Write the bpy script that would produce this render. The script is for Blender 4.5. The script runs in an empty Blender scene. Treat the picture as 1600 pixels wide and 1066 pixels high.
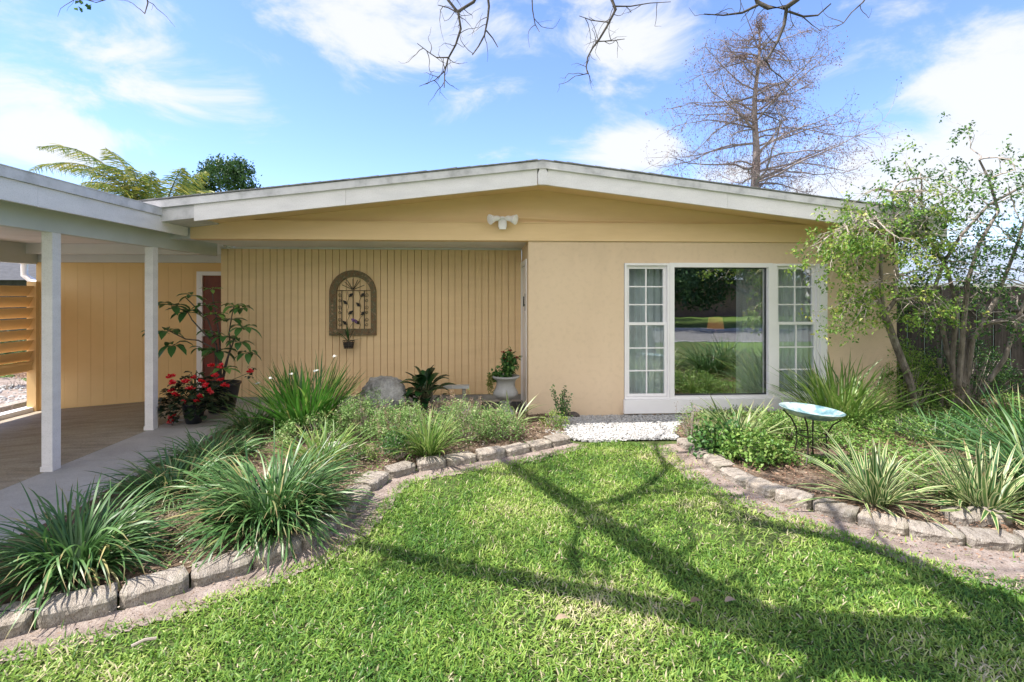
import bpy, math, random
import numpy as np
from mathutils import Vector, noise
R = math.radians
rng = np.random.default_rng(7); random.seed(7)
S = bpy.context.scene; COL = S.collection
T = R(3.36); CT, ST = math.cos(T), math.sin(T); F = 800.0; HZ = 460.0; EYE = 1.65
# ---------- measuring helpers: where a sight line meets a real plane of the place
def ray(px, py):
    x = (px-800)/F; z = (HZ-py)/F
    return np.array([ST + x*CT, CT - x*ST, z])
def onY(px, py, Y): r = ray(px, py); return r*(Y/r[1]) + [0, 0, EYE]
def onZ(px, py, Z=0.0): r = ray(px, py); return r*((Z-EYE)/r[2]) + [0, 0, EYE]
def atD(px, py, d): return ray(px, py)*d + [0, 0, EYE]
def X_(px, Y): return float(onY(px, HZ, Y)[0])
# ---------- mesh builder
class MB:
    def __init__(s): s.v = []; s.f = []; s.a = []; s.n = 0; s.mi = []; s.hasattr = False
    def add(s, verts, faces, tint=0.5, u=0.0, mi=0, al=0.0):
        verts = np.asarray(verts, float).reshape(-1, 3); k = len(verts)
        s.v.append(verts)
        a = np.zeros((k, 3)); a[:, 0] = tint; a[:, 1] = u; a[:, 2] = al; s.a.append(a)
        if isinstance(faces, np.ndarray): s.f.append((faces + s.n)); s.mi.append(np.full(len(faces), mi))
        else:
            by = {}
            for f in faces: by.setdefault(len(f), []).append(f)
            for q in by.values(): s.f.append(np.array(q) + s.n); s.mi.append(np.full(len(q), mi))
        s.n += k; return s
    def box(s, x0, x1, y0, y1, z0, z1, tint=.5, mi=0):
        v = [(x, y, z) for z in (z0, z1) for y in (y0, y1) for x in (x0, x1)]
        return s.add(v, [(0,2,3,1),(4,5,7,6),(0,1,5,4),(2,6,7,3),(0,4,6,2),(1,3,7,5)], tint, mi=mi)
    def prism(s, poly, axis, a, b, tint=.5):   # poly of 2D points extruded along axis
        n = len(poly); v = []
        for t in (a, b):
            for p in poly:
                v.append((p[0], t, p[1]) if axis == 'y' else ((t, p[0], p[1]) if axis == 'x' else (p[0], p[1], t)))
        f = [tuple(range(n))[::-1], tuple(range(n, 2*n))] + [(i, (i+1) % n, n+(i+1) % n, n+i) for i in range(n)]
        return s.add(v, f, tint)
    def tube(s, pts, rad, sides=6, tint=.5, caps=True):
        pts = np.asarray(pts, float); n = len(pts)
        rad = np.broadcast_to(np.asarray(rad, float), (n,))
        d = np.gradient(pts, axis=0); d /= (np.linalg.norm(d, axis=1, keepdims=True)+1e-9)
        ref = np.array([0, 0, 1.]) if abs(d[0][2]) < .9 else np.array([1., 0, 0])
        a = np.cross(d, ref); a /= (np.linalg.norm(a, axis=1, keepdims=True)+1e-9); b = np.cross(d, a)
        th = np.arange(sides)*2*math.pi/sides
        V = pts[:, None, :] + rad[:, None, None]*(np.cos(th)[None, :, None]*a[:, None, :] + np.sin(th)[None, :, None]*b[:, None, :])
        i = np.arange(n-1)[:, None]*sides; j = np.arange(sides)[None, :]; j2 = (j+1) % sides
        Fq = np.stack([i+j, i+j2, i+sides+j2, i+sides+j], -1).reshape(-1, 4)
        s.add(V.reshape(-1, 3), Fq, tint)
        if caps and sides > 3:
            m = s.n - n*sides
            s.f.append(np.array([list(range(m, m+sides))])); s.mi.append(np.zeros(1, int))
            s.f.append(np.array([list(range(s.n-sides, s.n))[::-1]])); s.mi.append(np.zeros(1, int))
        return s
    def lathe(s, prof, c=(0, 0, 0), n=28, tint=.5, close=False):
        th = np.arange(n)*2*math.pi/n; P = np.asarray(prof, float)
        V = np.stack([c[0]+P[:, 0:1]*np.cos(th), c[1]+P[:, 0:1]*np.sin(th), c[2]+np.repeat(P[:, 1:2], n, 1)], -1)
        m = len(P); i = np.arange(m-1)[:, None]*n; j = np.arange(n)[None, :]; j2 = (j+1) % n
        s.add(V.reshape(-1, 3), np.stack([i+j, i+j2, i+n+j2, i+n+j], -1).reshape(-1, 4), tint); return s
    def cards(s, P, D, N, L, W, tint, fold=.25, bend=0.0):   # leaf shapes: 6 verts, midrib, two quads
        n = len(P); P = np.asarray(P); D = D/(np.linalg.norm(D, axis=1, keepdims=True)+1e-9)
        B = np.cross(D, N); B /= (np.linalg.norm(B, axis=1, keepdims=True)+1e-9); N = np.cross(B, D)
        L = np.broadcast_to(L, (n,))[:, None]; W = np.broadcast_to(W, (n,))[:, None]
        v = np.stack([P, P + D*L*.45 + B*W*.5 + N*W*fold, P + D*L*.45 - B*W*.5 + N*W*fold,
                      P + D*L*.5, P + D*L - N*L*bend], 1)
        o = (np.arange(n)*5)[:, None]
        f = np.concatenate([o + [[0, 3, 1, 1]]], 1)
        t1 = np.concatenate([np.hstack([o+0, o+3, o+1]), np.hstack([o+3, o+4, o+1]), np.hstack([o+0, o+2, o+3]), np.hstack([o+3, o+2, o+4])])
        s.add(v.reshape(-1, 3), t1, np.repeat(np.broadcast_to(tint, (n,)), 5)); return s
    def ribbons(s, P, W, SD, tint, keel=0.0, prof=None):   # P (n,k,3) centre lines, W (n,) widths, SD (n,3) side vectors
        n, k, _ = P.shape; t = np.linspace(0, 1, k)
        if prof is None: prof = np.clip((1-t)*3.2, 0, 1)**.8*(.65+.35*np.clip(t*4, 0, 1))
        w = W[:, None]*prof[None, :]*.5
        cols = [(-1, 1.0), (0, 0.), (1, 1.0)] if keel else [(-1, 0), (1, 0)]
        up = np.array([0, 0, 1.])
        V = np.stack([P + SD[:, None, :]*(c*w[:, :, None]) + (up*(keel*h*w[:, :, None])) for c, h in cols], 2)
        m = len(cols); U = np.broadcast_to(np.array([c for c, _ in cols], float)[None, None, :], (n, k, m))
        o = (np.arange(n)*k*m)[:, None, None]; i = (np.arange(k-1)*m)[None, :, None]; j = np.arange(m-1)[None, None, :]
        b = o+i+j; f = np.stack([b, b+1, b+m+1, b+m], -1).reshape(-1, 4)
        s.add(V.reshape(-1, 3), f, np.repeat(tint, k*m), U.reshape(-1), al=np.broadcast_to(t[None, :, None]+(np.asarray(tint)-.5)[:, None, None]*.12, (n, k, m)).reshape(-1)); return s
    def build(s, name, mats, parent=None, loc=None, smooth=False, **tags):
        o0 = np.zeros(3)
        if parent is not None: o0 = np.array(parent['_o']) if '_o' in parent else o0
        elif loc is not None: o0 = np.array(loc, float)
        V = np.concatenate(s.v) - o0
        me = bpy.data.meshes.new(name); me.vertices.add(len(V)); me.vertices.foreach_set('co', V.astype(np.float32).ravel())
        tot = sum(f.size for f in s.f); nf = sum(len(f) for f in s.f)
        me.loops.add(tot); me.polygons.add(nf)
        me.loops.foreach_set('vertex_index', np.concatenate([f.ravel() for f in s.f]).astype(np.int32))
        ls = np.concatenate([np.full(len(f), f.shape[1]) for f in s.f])
        me.polygons.foreach_set('loop_start', (np.cumsum(ls)-ls).astype(np.int32))
        me.polygons.foreach_set('loop_total', ls.astype(np.int32))
        me.polygons.foreach_set('material_index', np.concatenate(s.mi).astype(np.int32))
        me.polygons.foreach_set('use_smooth', np.full(nf, smooth))
        A = np.concatenate(s.a)
        for i, nm in enumerate(('tint', 'across', 'along')):
            at = me.attributes.new(nm, 'FLOAT', 'POINT'); at.data.foreach_set('value', A[:, i].astype(np.float32))
        me.update(calc_edges=True); me.validate()
        for m in (mats if isinstance(mats, (list, tuple)) else [mats]): me.materials.append(m)
        ob = bpy.data.objects.new(name, me); COL.objects.link(ob)
        if parent is not None:
            ob.parent = parent; ob['_o'] = list(o0)
            if parent.type == 'MESH': pass
        else: ob.location = o0; ob['_o'] = list(map(float, o0))
        for k, v in tags.items(): ob[k] = v
        return ob
def thing(name, label, cat, loc, group=None):
    o = bpy.data.objects.new(name, None); o.empty_display_size = .1; COL.objects.link(o); o.location = loc
    o['_o'] = [float(q) for q in loc]; o['label'] = label; o['category'] = cat
    if group: o['group'] = group
    return o
# ---------- materials
def nt(name):
    m = bpy.data.materials.new(name); m.use_nodes = True; t = m.node_tree
    return m, t, t.nodes['Principled BSDF'], t.nodes['Material Output']
def N(t, typ, **kw):
    n = t.nodes.new(typ)
    for k, v in kw.items():
        if hasattr(n, k) and not isinstance(v, (tuple,)) : setattr(n, k, v)
        else: n.inputs[k].default_value = v
    return n
def noise_node(t, scale, detail=6, rough=.6, vec=None, stretch=None):
    co = t.nodes.new('ShaderNodeTexCoord'); src = co.outputs['Object']
    if stretch:
        mp = t.nodes.new('ShaderNodeMapping'); mp.inputs['Scale'].default_value = stretch; t.links.new(src, mp.inputs[0]); src = mp.outputs[0]
    n = t.nodes.new('ShaderNodeTexNoise'); n.inputs['Scale'].default_value = scale; n.inputs['Detail'].default_value = detail
    n.inputs['Roughness'].default_value = rough; t.links.new(src, n.inputs['Vector']); return n
def ramp(t, src, stops):
    r = t.nodes.new('ShaderNodeValToRGB'); e = r.color_ramp.elements
    while len(e) < len(stops): e.new(.5)
    for i, (p, c) in enumerate(stops): e[i].position = p; e[i].color = (*c, 1)
    t.links.new(src, r.inputs[0]); return r
def mix(t, fac, a, b, mode='MIX'):
    m = t.nodes.new('ShaderNodeMix'); m.data_type = 'RGBA'; m.blend_type = mode
    for s_, v in ((m.inputs[0], fac), (m.inputs[6], a), (m.inputs[7], b)):
        if isinstance(v, bpy.types.NodeSocket): t.links.new(v, s_)
        elif isinstance(v, (int, float)): s_.default_value = v
        else: s_.default_value = (*v, 1)
    return m.outputs[2]
def surf(name, stops, scale=4, rough=.7, bump=.2, bscale=60, metal=0, stretch=None, fine=None, spec=.3, bstretch=None, bdist=.01):
    m, t, p, o = nt(name)
    n = noise_node(t, scale, stretch=stretch); r = ramp(t, n.outputs[0], stops); c = r.outputs[0]
    if fine:
        n3 = noise_node(t, fine[0], 3); r3 = ramp(t, n3.outputs[0], fine[1]); c = mix(t, fine[2], c, r3.outputs[0], 'MULTIPLY')
    if name == 'concrete_edging_block':
        oi = t.nodes.new('ShaderNodeObjectInfo'); ro = ramp(t, oi.outputs['Random'], [(0, (.72, .70, .68)), (.5, (.92, .9, .88)), (1, (1.05, 1.0, .93))]); c = mix(t, 1.0, c, ro.outputs[0], 'MULTIPLY')
        nm_ = noise_node(t, 3.2, 5); rm_ = ramp(t, nm_.outputs[0], [(.52, (0, 0, 0)), (.68, (.6, .6, .6))]); c = mix(t, rm_.outputs[0], c, (.16, .16, .10))
    t.links.new(c, p.inputs['Base Color']); p.inputs['Roughness'].default_value = rough; p.inputs['Metallic'].default_value = metal
    p.inputs['Specular IOR Level'].default_value = spec
    if bump:
        n2 = noise_node(t, bscale, 8, .65, stretch=bstretch); b = t.nodes.new('ShaderNodeBump'); b.inputs['Strength'].default_value = bump; b.inputs['Distance'].default_value = bdist
        t.links.new(n2.outputs[0], b.inputs['Height']); t.links.new(b.outputs[0], p.inputs['Normal'])
    return m
def leaf(name, stops, rough=.45, trans=.25, spec=.4, edge=None, patch=None, tip=False):
    m, t, p, o = nt(name)
    at = t.nodes.new('ShaderNodeAttribute'); at.attribute_name = 'tint'
    c = ramp(t, at.outputs['Fac'], stops).outputs[0]
    if edge:
        a2 = t.nodes.new('ShaderNodeAttribute'); a2.attribute_name = 'across'
        ab = t.nodes.new('ShaderNodeMath'); ab.operation = 'ABSOLUTE'; t.links.new(a2.outputs['Fac'], ab.inputs[0])
        rr = ramp(t, ab.outputs[0], [(edge[1]-.08, (0, 0, 0)), (edge[1]+.04, (1, 1, 1))])
        c = mix(t, rr.outputs[0], c, edge[0])
    if tip:
        a3 = t.nodes.new('ShaderNodeAttribute'); a3.attribute_name = 'along'; rt_ = ramp(t, a3.outputs['Fac'], [(.86, (0, 0, 0)), (.96, (1, 1, 1))]); c = mix(t, rt_.outputs[0], c, (.34, .25, .13))
        nn_ = noise_node(t, 9, 3); rn_ = ramp(t, nn_.outputs[0], [(.35, (.72, .74, .7)), (.6, (1.1, 1.08, 1))]); c = mix(t, .8, c, rn_.outputs[0], 'MULTIPLY')
    if patch:
        n = noise_node(t, patch[0], 4); rr = ramp(t, n.outputs[0], [(patch[2], (0, 0, 0)), (patch[2]+.2, (1, 1, 1))]); c = mix(t, rr.outputs[0], c, patch[1])
    t.links.new(c, p.inputs['Base Color']); p.inputs['Roughness'].default_value = rough; p.inputs['Specular IOR Level'].default_value = spec
    if trans:
        tr = t.nodes.new('ShaderNodeBsdfTranslucent'); t.links.new(c, tr.inputs[0]); ms = t.nodes.new('ShaderNodeMixShader'); ms.inputs[0].default_value = trans
        t.links.new(p.outputs[0], ms.inputs[1]); t.links.new(tr.outputs[0], ms.inputs[2]); t.links.new(ms.outputs[0], o.inputs[0])
    return m
M = {}
def c(*a): return tuple(a)
M['stucco'] = surf('stucco', [(.25, (.68, .515, .36)), (.45, (.745, .565, .395)), (.7, (.77, .59, .415))], 1.6, .85, .7, 110, bdist=.006, stretch=(1, 1, .45), fine=(14, [(.25, (.88, .87, .85)), (.5, (1, 1, 1))], .6))
M['yellow'] = surf('yellow_paint', [(.3, (.78, .55, .31)), (.7, (.84, .60, .345))], 2, .55, .15, 40, stretch=(1, 1, 6))
M['yellowin'] = surf('yellow_panel_paint', [(.3, (.76, .50, .225)), (.7, (.82, .55, .26))], 1.5, .45, .1, 40)
M['white'] = surf('white_trim_paint', [(.3, (.74, .705, .715)), (.65, (.84, .80, .81))], 3, .5, .15, 30, stretch=(1, 1, 3), fine=(90, [(.35, (.8, .79, .77)), (.5, (1, 1, 1))], .5))
M['drip'] = surf('weathered_white_metal', [(.3, (.42, .41, .42)), (.5, (.64, .62, .64)), (.7, (.74, .715, .735))], 5, .5, .2, 50, stretch=(1, 1, 1))
M['winwhite'] = surf('white_vinyl', [(.3, (.84, .81, .825)), (.7, (.89, .86, .875))], 3, .35, .05, 30)
M['ceil'] = surf('grey_white_soffit', [(.3, (.64, .63, .63)), (.7, (.72, .71, .71))], 2, .6, .1, 40)
M['beam'] = surf('grey_green_beam_paint', [(.3, (.55, .56, .54)), (.7, (.62, .63, .61))], 2, .6, .1, 40)
M['shingle'] = surf('grey_shingle', [(.3, (.16, .16, .165)), (.7, (.30, .30, .30))], 14, .9, .8, 120)
M['concrete'] = surf('walk_concrete', [(.3, (.36, .34, .33)), (.6, (.45, .43, .415)), (.8, (.50, .48, .46))], 2.2, .8, .3, 90, fine=(70, [(.3, (.75, .74, .73)), (.55, (1, 1, 1))], .6))
M['driveway'] = surf('carport_concrete', [(.25, (.24, .20, .155)), (.5, (.37, .315, .245)), (.75, (.46, .40, .32))], 2.5, .7, .5, 60, stretch=(.7, 4, 1), fine=(60, [(.35, (.6, .6, .6)), (.6, (1, 1, 1))], .7))
M['found'] = surf('foundation_concrete', [(.3, (.28, .26, .24)), (.7, (.40, .38, .35))], 6, .85, .4, 60)
M['soil'] = surf('mulched_soil', [(.3, (.10, .065, .04)), (.5, (.20, .14, .095)), (.68, (.32, .25, .19))], 9, .95, 1, 45, fine=(50, [(.35, (.5, .46, .43)), (.6, (1, 1, 1))], .9), bdist=.03)
M['sand'] = surf('sandy_edge_soil', [(.3, (.23, .18, .15)), (.55, (.38, .31, .27)), (.75, (.47, .41, .37))], 7, .95, 1, 60, fine=(110, [(.35, (.55, .5, .47)), (.6, (1, 1, 1))], .8), bdist=.02)
M['lawnsoil'] = surf('lawn_thatch', [(.3, (.05, .08, .02)), (.6, (.13, .17, .05)), (.78, (.24, .21, .11))], 6, .95, 1, 80, fine=(90, [(.35, (.5, .5, .45)), (.6, (1, 1, 1))], .8), bdist=.02)
M['farlawn'] = surf('distant_lawn', [(.3, (.07, .13, .02)), (.6, (.13, .21, .04)), (.8, (.20, .24, .08))], 1.5, .95, 1, 40)
M['road'] = surf('street_asphalt', [(.3, (.16, .155, .15)), (.7, (.22, .215, .21))], 2, .9, .3, 60)
M['stone_white'] = surf('white_gravel', [(.3, (.24, .23, .22)), (.6, (.5, .49, .48))], 30, .8, .3, 60)
M['boulder'] = surf('grey_boulder', [(.25, (.16, .16, .155)), (.45, (.40, .39, .38)), (.7, (.68, .66, .63))], 3.5, .85, 1, 14, bdist=.05, fine=(40, [(.3, (.55, .55, .57)), (.6, (1, 1, 1))], .7))
M['lime'] = surf('pale_limestone', [(.3, (.30, .27, .24)), (.6, (.62, .59, .55))], 14, .9, 1, 40, bdist=.03)
M['urn'] = surf('grey_cast_urn', [(.3, (.30, .29, .28)), (.7, (.44, .43, .42))], 5, .7, .3, 80)
M['black'] = surf('black_plastic', [(.3, (.012, .014, .02)), (.7, (.02, .023, .03))], 4, .35, .05, 40, spec=.5)
M['iron'] = surf('dark_iron', [(.3, (.02, .017, .015)), (.7, (.045, .035, .03))], 20, .5, .2, 80, metal=.3)
M['rustic'] = surf('rustic_stone_frame', [(.3, (.06, .05, .035)), (.45, (.24, .14, .075)), (.55, (.11, .12, .07)), (.68, (.40, .24, .15))], 22, .7, .8, 60)
M['reddoor'] = surf('red_brown_door', [(.3, (.13, .03, .018)), (.7, (.20, .05, .028))], 3, .4, .2, 20, stretch=(4, 4, .6))
M['glassdish'] = surf('blue_green_glass_dish', [(.3, (.06, .14, .18)), (.45, (.16, .27, .30)), (.6, (.45, .53, .50)), (.72, (.26, .34, .30))], 8, .12, .1, 20, spec=.8)
M['lampshade'] = surf('orange_lampshade', [(.3, (.75, .33, .14)), (.7, (.8, .38, .18))], 3, .8, 0)
M['lampshade'].node_tree.nodes['Principled BSDF'].inputs['Emission Color'].default_value = (.8, .33, .13, 1); M['lampshade'].node_tree.nodes['Principled BSDF'].inputs['Emission Strength'].default_value = .2
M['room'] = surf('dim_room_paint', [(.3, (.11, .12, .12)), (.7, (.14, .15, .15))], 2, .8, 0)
M['curtain'] = surf('sheer_curtain', [(.3, (.72, .76, .78)), (.7, (.82, .85, .86))], 3, .9, .1, 60)
M['fence'] = surf('weathered_dark_fence_wood', [(.3, (.022, .018, .016)), (.55, (.055, .045, .04)), (.75, (.12, .105, .095))], 3, .9, .6, 25, stretch=(8, 8, .8), bstretch=(5, 5, .5))
M['bark'] = surf('grey_brown_bark', [(.3, (.10, .08, .065)), (.55, (.26, .22, .19)), (.75, (.42, .38, .34))], 8, .9, 1, 30, stretch=(2, 2, .5), bdist=.02)
M['barkdark'] = surf('dark_bark', [(.3, (.05, .042, .036)), (.7, (.14, .12, .105))], 12, .9, .8, 40)
M['barkred'] = surf('red_brown_bark', [(.3, (.15, .11, .10)), (.7, (.33, .28, .265))], 3, .9, .8, 40)
M['twig'] = surf('pale_twigs', [(.3, (.30, .25, .21)), (.7, (.52, .45, .39))], 6, .9, .2, 40)
M['stemgreen'] = surf('green_brown_stem', [(.3, (.08, .09, .04)), (.7, (.16, .15, .08))], 10, .7, .2, 40)
M['metalroof'] = surf('white_metal_roof', [(.3, (.17, .21, .27)), (.7, (.30, .34, .39))], 1.2, .4, .1, 20, stretch=(4, .4, 1))
M['darkroof'] = surf('dark_shingle_roof', [(.3, (.05, .05, .055)), (.7, (.09, .09, .095))], 6, .9, .4, 60)
M['housepale'] = surf('pale_blue_wall', [(.3, (.30, .38, .42)), (.7, (.36, .43, .47))], 2, .8, .1, 60)
M['brickred'] = surf('red_brown_wall', [(.3, (.20, .12, .09)), (.7, (.28, .17, .13))], 4, .8, .3, 60)
M['mat'] = surf('dark_door_mat', [(.3, (.02, .022, .028)), (.7, (.04, .042, .05))], 40, .9, .4, 120)
M['matline'] = surf('grey_mat_grid', [(.3, (.16, .17, .19)), (.7, (.2, .21, .23))], 20, .9, 0)
M['greymetal'] = surf('grey_painted_metal', [(.3, (.50, .51, .52)), (.7, (.58, .59, .60))], 6, .45, .1, 40)
M['coral'] = surf('salmon_flower_petal', [(.3, (.75, .33, .22)), (.7, (.8, .42, .3))], 6, .6, 0)
M['terrac'] = surf('tan_wood', [(.3, (.30, .20, .12)), (.7, (.38, .26, .16))], 6, .7, .2, 40)
# block material with rough face
M['block'] = surf('concrete_edging_block', [(.25, (.30, .265, .23)), (.5, (.46, .41, .36)), (.75, (.60, .55, .49))], 9, .9, 1, 38, fine=(85, [(.36, (.42, .40, .38)), (.52, (1, 1, 1))], .85), bdist=.022)
# leaves
M['grass'] = leaf('lawn_grass_blades', [(0, (.06, .155, .022)), (.4, (.165, .30, .045)), (.75, (.33, .45, .09)), (.92, (.48, .51, .20)), (1, (.60, .52, .34))], .5, .35, .3)
M['liriope'] = leaf('dark_strap_leaves', [(0, (.035, .095, .028)), (.5, (.085, .19, .055)), (.85, (.18, .30, .11)), (1, (.40, .36, .16))], .42, .22, .45, tip=True)
M['iris'] = leaf('bright_sword_leaves', [(0, (.03, .12, .02)), (.5, (.075, .22, .03)), (.9, (.20, .34, .07)), (1, (.40, .38, .15))], .38, .3, .5, tip=True)
M['lightgrass'] = leaf('light_grass_leaves', [(0, (.07, .17, .03)), (.5, (.17, .29, .06)), (1, (.38, .44, .16))], .42, .3, .5, tip=True)
M['flax'] = leaf('variegated_flax_leaves', [(0, (.045, .13, .035)), (.6, (.10, .22, .06)), (1, (.22, .32, .11))], .4, .3, .5, edge=((.60, .60, .33), .62), tip=True)
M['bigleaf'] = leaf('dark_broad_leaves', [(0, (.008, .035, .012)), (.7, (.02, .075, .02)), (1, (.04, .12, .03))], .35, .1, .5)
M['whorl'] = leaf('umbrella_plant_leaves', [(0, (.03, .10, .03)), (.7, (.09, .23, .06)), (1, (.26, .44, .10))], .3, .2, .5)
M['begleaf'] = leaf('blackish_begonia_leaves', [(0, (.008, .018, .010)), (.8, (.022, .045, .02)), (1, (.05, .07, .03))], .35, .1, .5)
M['red'] = leaf('red_petals', [(0, (.55, .01, .02)), (.6, (.85, .025, .045)), (1, (.92, .22, .24))], .5, .3)
M['rust'] = leaf('rusty_red_petals', [(0, (.16, .02, .018)), (1, (.35, .07, .05))], .6, .2)
M['shrub'] = leaf('small_shrub_leaves', [(0, (.06, .15, .03)), (.4, (.16, .30, .07)), (.75, (.32, .45, .16)), (.92, (.52, .56, .30)), (1, (.48, .32, .22))], .5, .3)
M['shrubdark'] = leaf('dark_shrub_leaves', [(0, (.02, .07, .018)), (.5, (.05, .14, .03)), (1, (.15, .27, .06))], .45, .25)
M['cover'] = leaf('ground_cover_leaves', [(0, (.04, .11, .02)), (.4, (.12, .25, .045)), (.8, (.27, .40, .09)), (1, (.36, .38, .14))], .45, .3)
M['vine'] = leaf('yellow_green_small_leaves', [(0, (.05, .12, .02)), (.5, (.16, .30, .04)), (.85, (.34, .46, .09)), (1, (.48, .48, .12))], .45, .4)
M['vinedark'] = leaf('deep_green_small_leaves', [(0, (.02, .06, .015)), (.6, (.055, .14, .03)), (1, (.2, .34, .06))], .45, .3)
M['fluff'] = leaf('dusky_purple_remnants', [(0, (.13, .08, .075)), (1, (.30, .21, .20))], .8, .2)
M['palm'] = leaf('palm_leaflets', [(0, (.07, .13, .03)), (.5, (.18, .25, .05)), (1, (.50, .42, .08))], .4, .3)
M['oak'] = leaf('oak_leaves', [(0, (.02, .05, .018)), (.6, (.05, .11, .03)), (1, (.10, .18, .05))], .5, .2)
M['moss'] = leaf('yellow_green_trailing_leaves', [(0, (.12, .14, .03)), (1, (.30, .30, .08))], .6, .3)
M['white_petal'] = leaf('white_petals', [(0, (.75, .75, .72)), (1, (.85, .85, .83))], .5, .3)
M['purple'] = leaf('purple_petals', [(0, (.22, .10, .36)), (1, (.45, .28, .60))], .5, .3)
M['mulch'] = leaf('mulch_chips', [(0, (.06, .038, .025)), (.5, (.17, .11, .075)), (.85, (.32, .24, .18)), (1, (.50, .42, .34))], .9, 0)
M['mulchred'] = leaf('red_brown_mulch_chips', [(0, (.09, .045, .028)), (.5, (.24, .13, .08)), (1, (.45, .32, .23))], .9, 0)
M['dead'] = leaf('dead_leaf', [(0, (.25, .16, .09)), (1, (.50, .38, .28))], .8, .2)
# glass
def glassm(name, fac):
    m, t, p, o = nt(name); t.nodes.remove(p)
    tr = N(t, 'ShaderNodeBsdfTransparent'); tr.inputs[0].default_value = (.93, .96, .96, 1); g = N(t, 'ShaderNodeBsdfGlossy'); g.inputs['Roughness'].default_value = .0
    n = noise_node(t, 1.4, 2); b = t.nodes.new('ShaderNodeBump'); b.inputs['Strength'].default_value = .04; b.inputs['Distance'].default_value = .02
    t.links.new(n.outputs[0], b.inputs['Height']); t.links.new(b.outputs[0], g.inputs['Normal'])
    ms = N(t, 'ShaderNodeMixShader'); ms.inputs[0].default_value = fac
    t.links.new(tr.outputs[0], ms.inputs[1]); t.links.new(g.outputs[0], ms.inputs[2]); t.links.new(ms.outputs[0], o.inputs[0]); return m
M['glass'] = glassm('window_glass', .40)
M['glass2'] = glassm('side_window_glass', .15)

# ---------- camera, world, sun
cam = bpy.data.cameras.new('camera'); co = bpy.data.objects.new('camera', cam); COL.objects.link(co); S.camera = co
cam.sensor_width = 36; cam.lens = 18; cam.shift_y = -(533-HZ)/1600; cam.clip_end = 2000; cam.clip_start = .05
co.location = (0, 0, EYE); co.rotation_euler = (R(90), 0, -T)
S.view_settings.view_transform = 'Standard'; S.view_settings.look = 'None'; S.view_settings.exposure = EXPO = 1.25
EL = R(61); SD = np.array([-math.cos(EL)*.98, -math.cos(EL)*.12, math.sin(EL)])   # towards the sun
SD /= np.linalg.norm(SD)
sl = bpy.data.lights.new('sun', 'SUN'); sl.energy = 4.0; sl.angle = R(.55); sl.color = (1, .95, .87)
so = bpy.data.objects.new('sun', sl); COL.objects.link(so); so.rotation_euler = Vector(SD).to_track_quat('Z', 'Y').to_euler(); so.location = (-8, -2, 14)
w = bpy.data.worlds.new('World'); S.world = w; w.use_nodes = True; t = w.node_tree
bg = t.nodes['Background']; bg.inputs[1].default_value = .15
sky = t.nodes.new('ShaderNodeTexSky'); sky.sky_type = 'NISHITA'; sky.sun_disc = False; sky.sun_elevation = EL
sky.sun_rotation = math.atan2(SD[0], SD[1]); sky.altitude = 0; sky.air_density = 1.0; sky.dust_density = .15; sky.ozone_density = 2.5
tc = t.nodes.new('ShaderNodeTexCoord'); dirv = tc.outputs['Generated']
def vm(op, a, b=None):
    n = t.nodes.new('ShaderNodeVectorMath'); n.operation = op
    for i, v in enumerate((a, b)):
        if v is None: continue
        if isinstance(v, bpy.types.NodeSocket): t.links.new(v, n.inputs[i])
        else: n.inputs[i].default_value = v
    return n
def ma(op, a, b=0.0, cl=False):
    n = t.nodes.new('ShaderNodeMath'); n.operation = op; n.use_clamp = cl
    for i, v in enumerate((a, b)):
        if isinstance(v, bpy.types.NodeSocket): t.links.new(v, n.inputs[i])
        else: n.inputs[i].default_value = v
    return n.outputs[0]
CL = [(170,105,.22,.13,.75),(330,130,.20,.10,.6),(620,45,.42,.12,.95),(560,110,.12,.07,.6),(130,222,.16,.055,1.1),(830,105,.12,.10,.5),
      (980,60,.17,.13,.9),(1000,238,.13,.055,1.0),(1500,250,.32,.12,1.15),(1430,60,.26,.09,.8),(1540,90,.10,.05,.8),(1580,150,.18,.12,1.2),(1180,270,.28,.05,.8),(610,272,.12,.03,.5),(20,20,.14,.10,.6),(-300,60,.3,.2,.8),(1950,60,.4,.2,.9)]
mask = None
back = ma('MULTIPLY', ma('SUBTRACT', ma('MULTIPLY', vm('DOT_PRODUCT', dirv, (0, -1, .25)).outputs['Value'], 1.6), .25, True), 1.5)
for px, py, sx, sz, amp in CL:
    cdir = ray(px, py); cdir = cdir/np.linalg.norm(cdir)
    rt = np.cross(cdir, [0, 0, 1]); rt /= np.linalg.norm(rt); up = np.cross(rt, cdir)
    a = vm('DOT_PRODUCT', dirv, tuple(rt/sx)).outputs['Value']; b = vm('DOT_PRODUCT', vm('SUBTRACT', dirv, tuple(cdir)).outputs[0], tuple(up/sz)).outputs['Value']
    q = ma('ADD', ma('MULTIPLY', a, a), ma('MULTIPLY', b, b))
    g = ma('MULTIPLY', ma('POWER', 2.718, ma('MULTIPLY', q, -1.1)), amp)
    fr = ma('GREATER_THAN', vm('DOT_PRODUCT', dirv, tuple(cdir)).outputs['Value'], 0)
    g = ma('MULTIPLY', g, fr)
    mask = g if mask is None else ma('MAXIMUM', mask, g)
mask = ma('MAXIMUM', mask, back)   # unseen cloud bank added behind the camera to light the shaded front
mp = t.nodes.new('ShaderNodeMapping'); mp.inputs['Scale'].default_value = (1, 1, 2.0); t.links.new(dirv, mp.inputs[0])
n1 = t.nodes.new('ShaderNodeTexNoise'); n1.inputs['Scale'].default_value = 4.4; n1.inputs['Detail'].default_value = 9; n1.inputs['Roughness'].default_value = .62; n1.inputs['Distortion'].default_value = .5
t.links.new(mp.outputs[0], n1.inputs['Vector'])
dens = ma('ADD', ma('MULTIPLY', mask, .75), ma('MULTIPLY', ma('SUBTRACT', n1.outputs[0], .5), 1.9))
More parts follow.
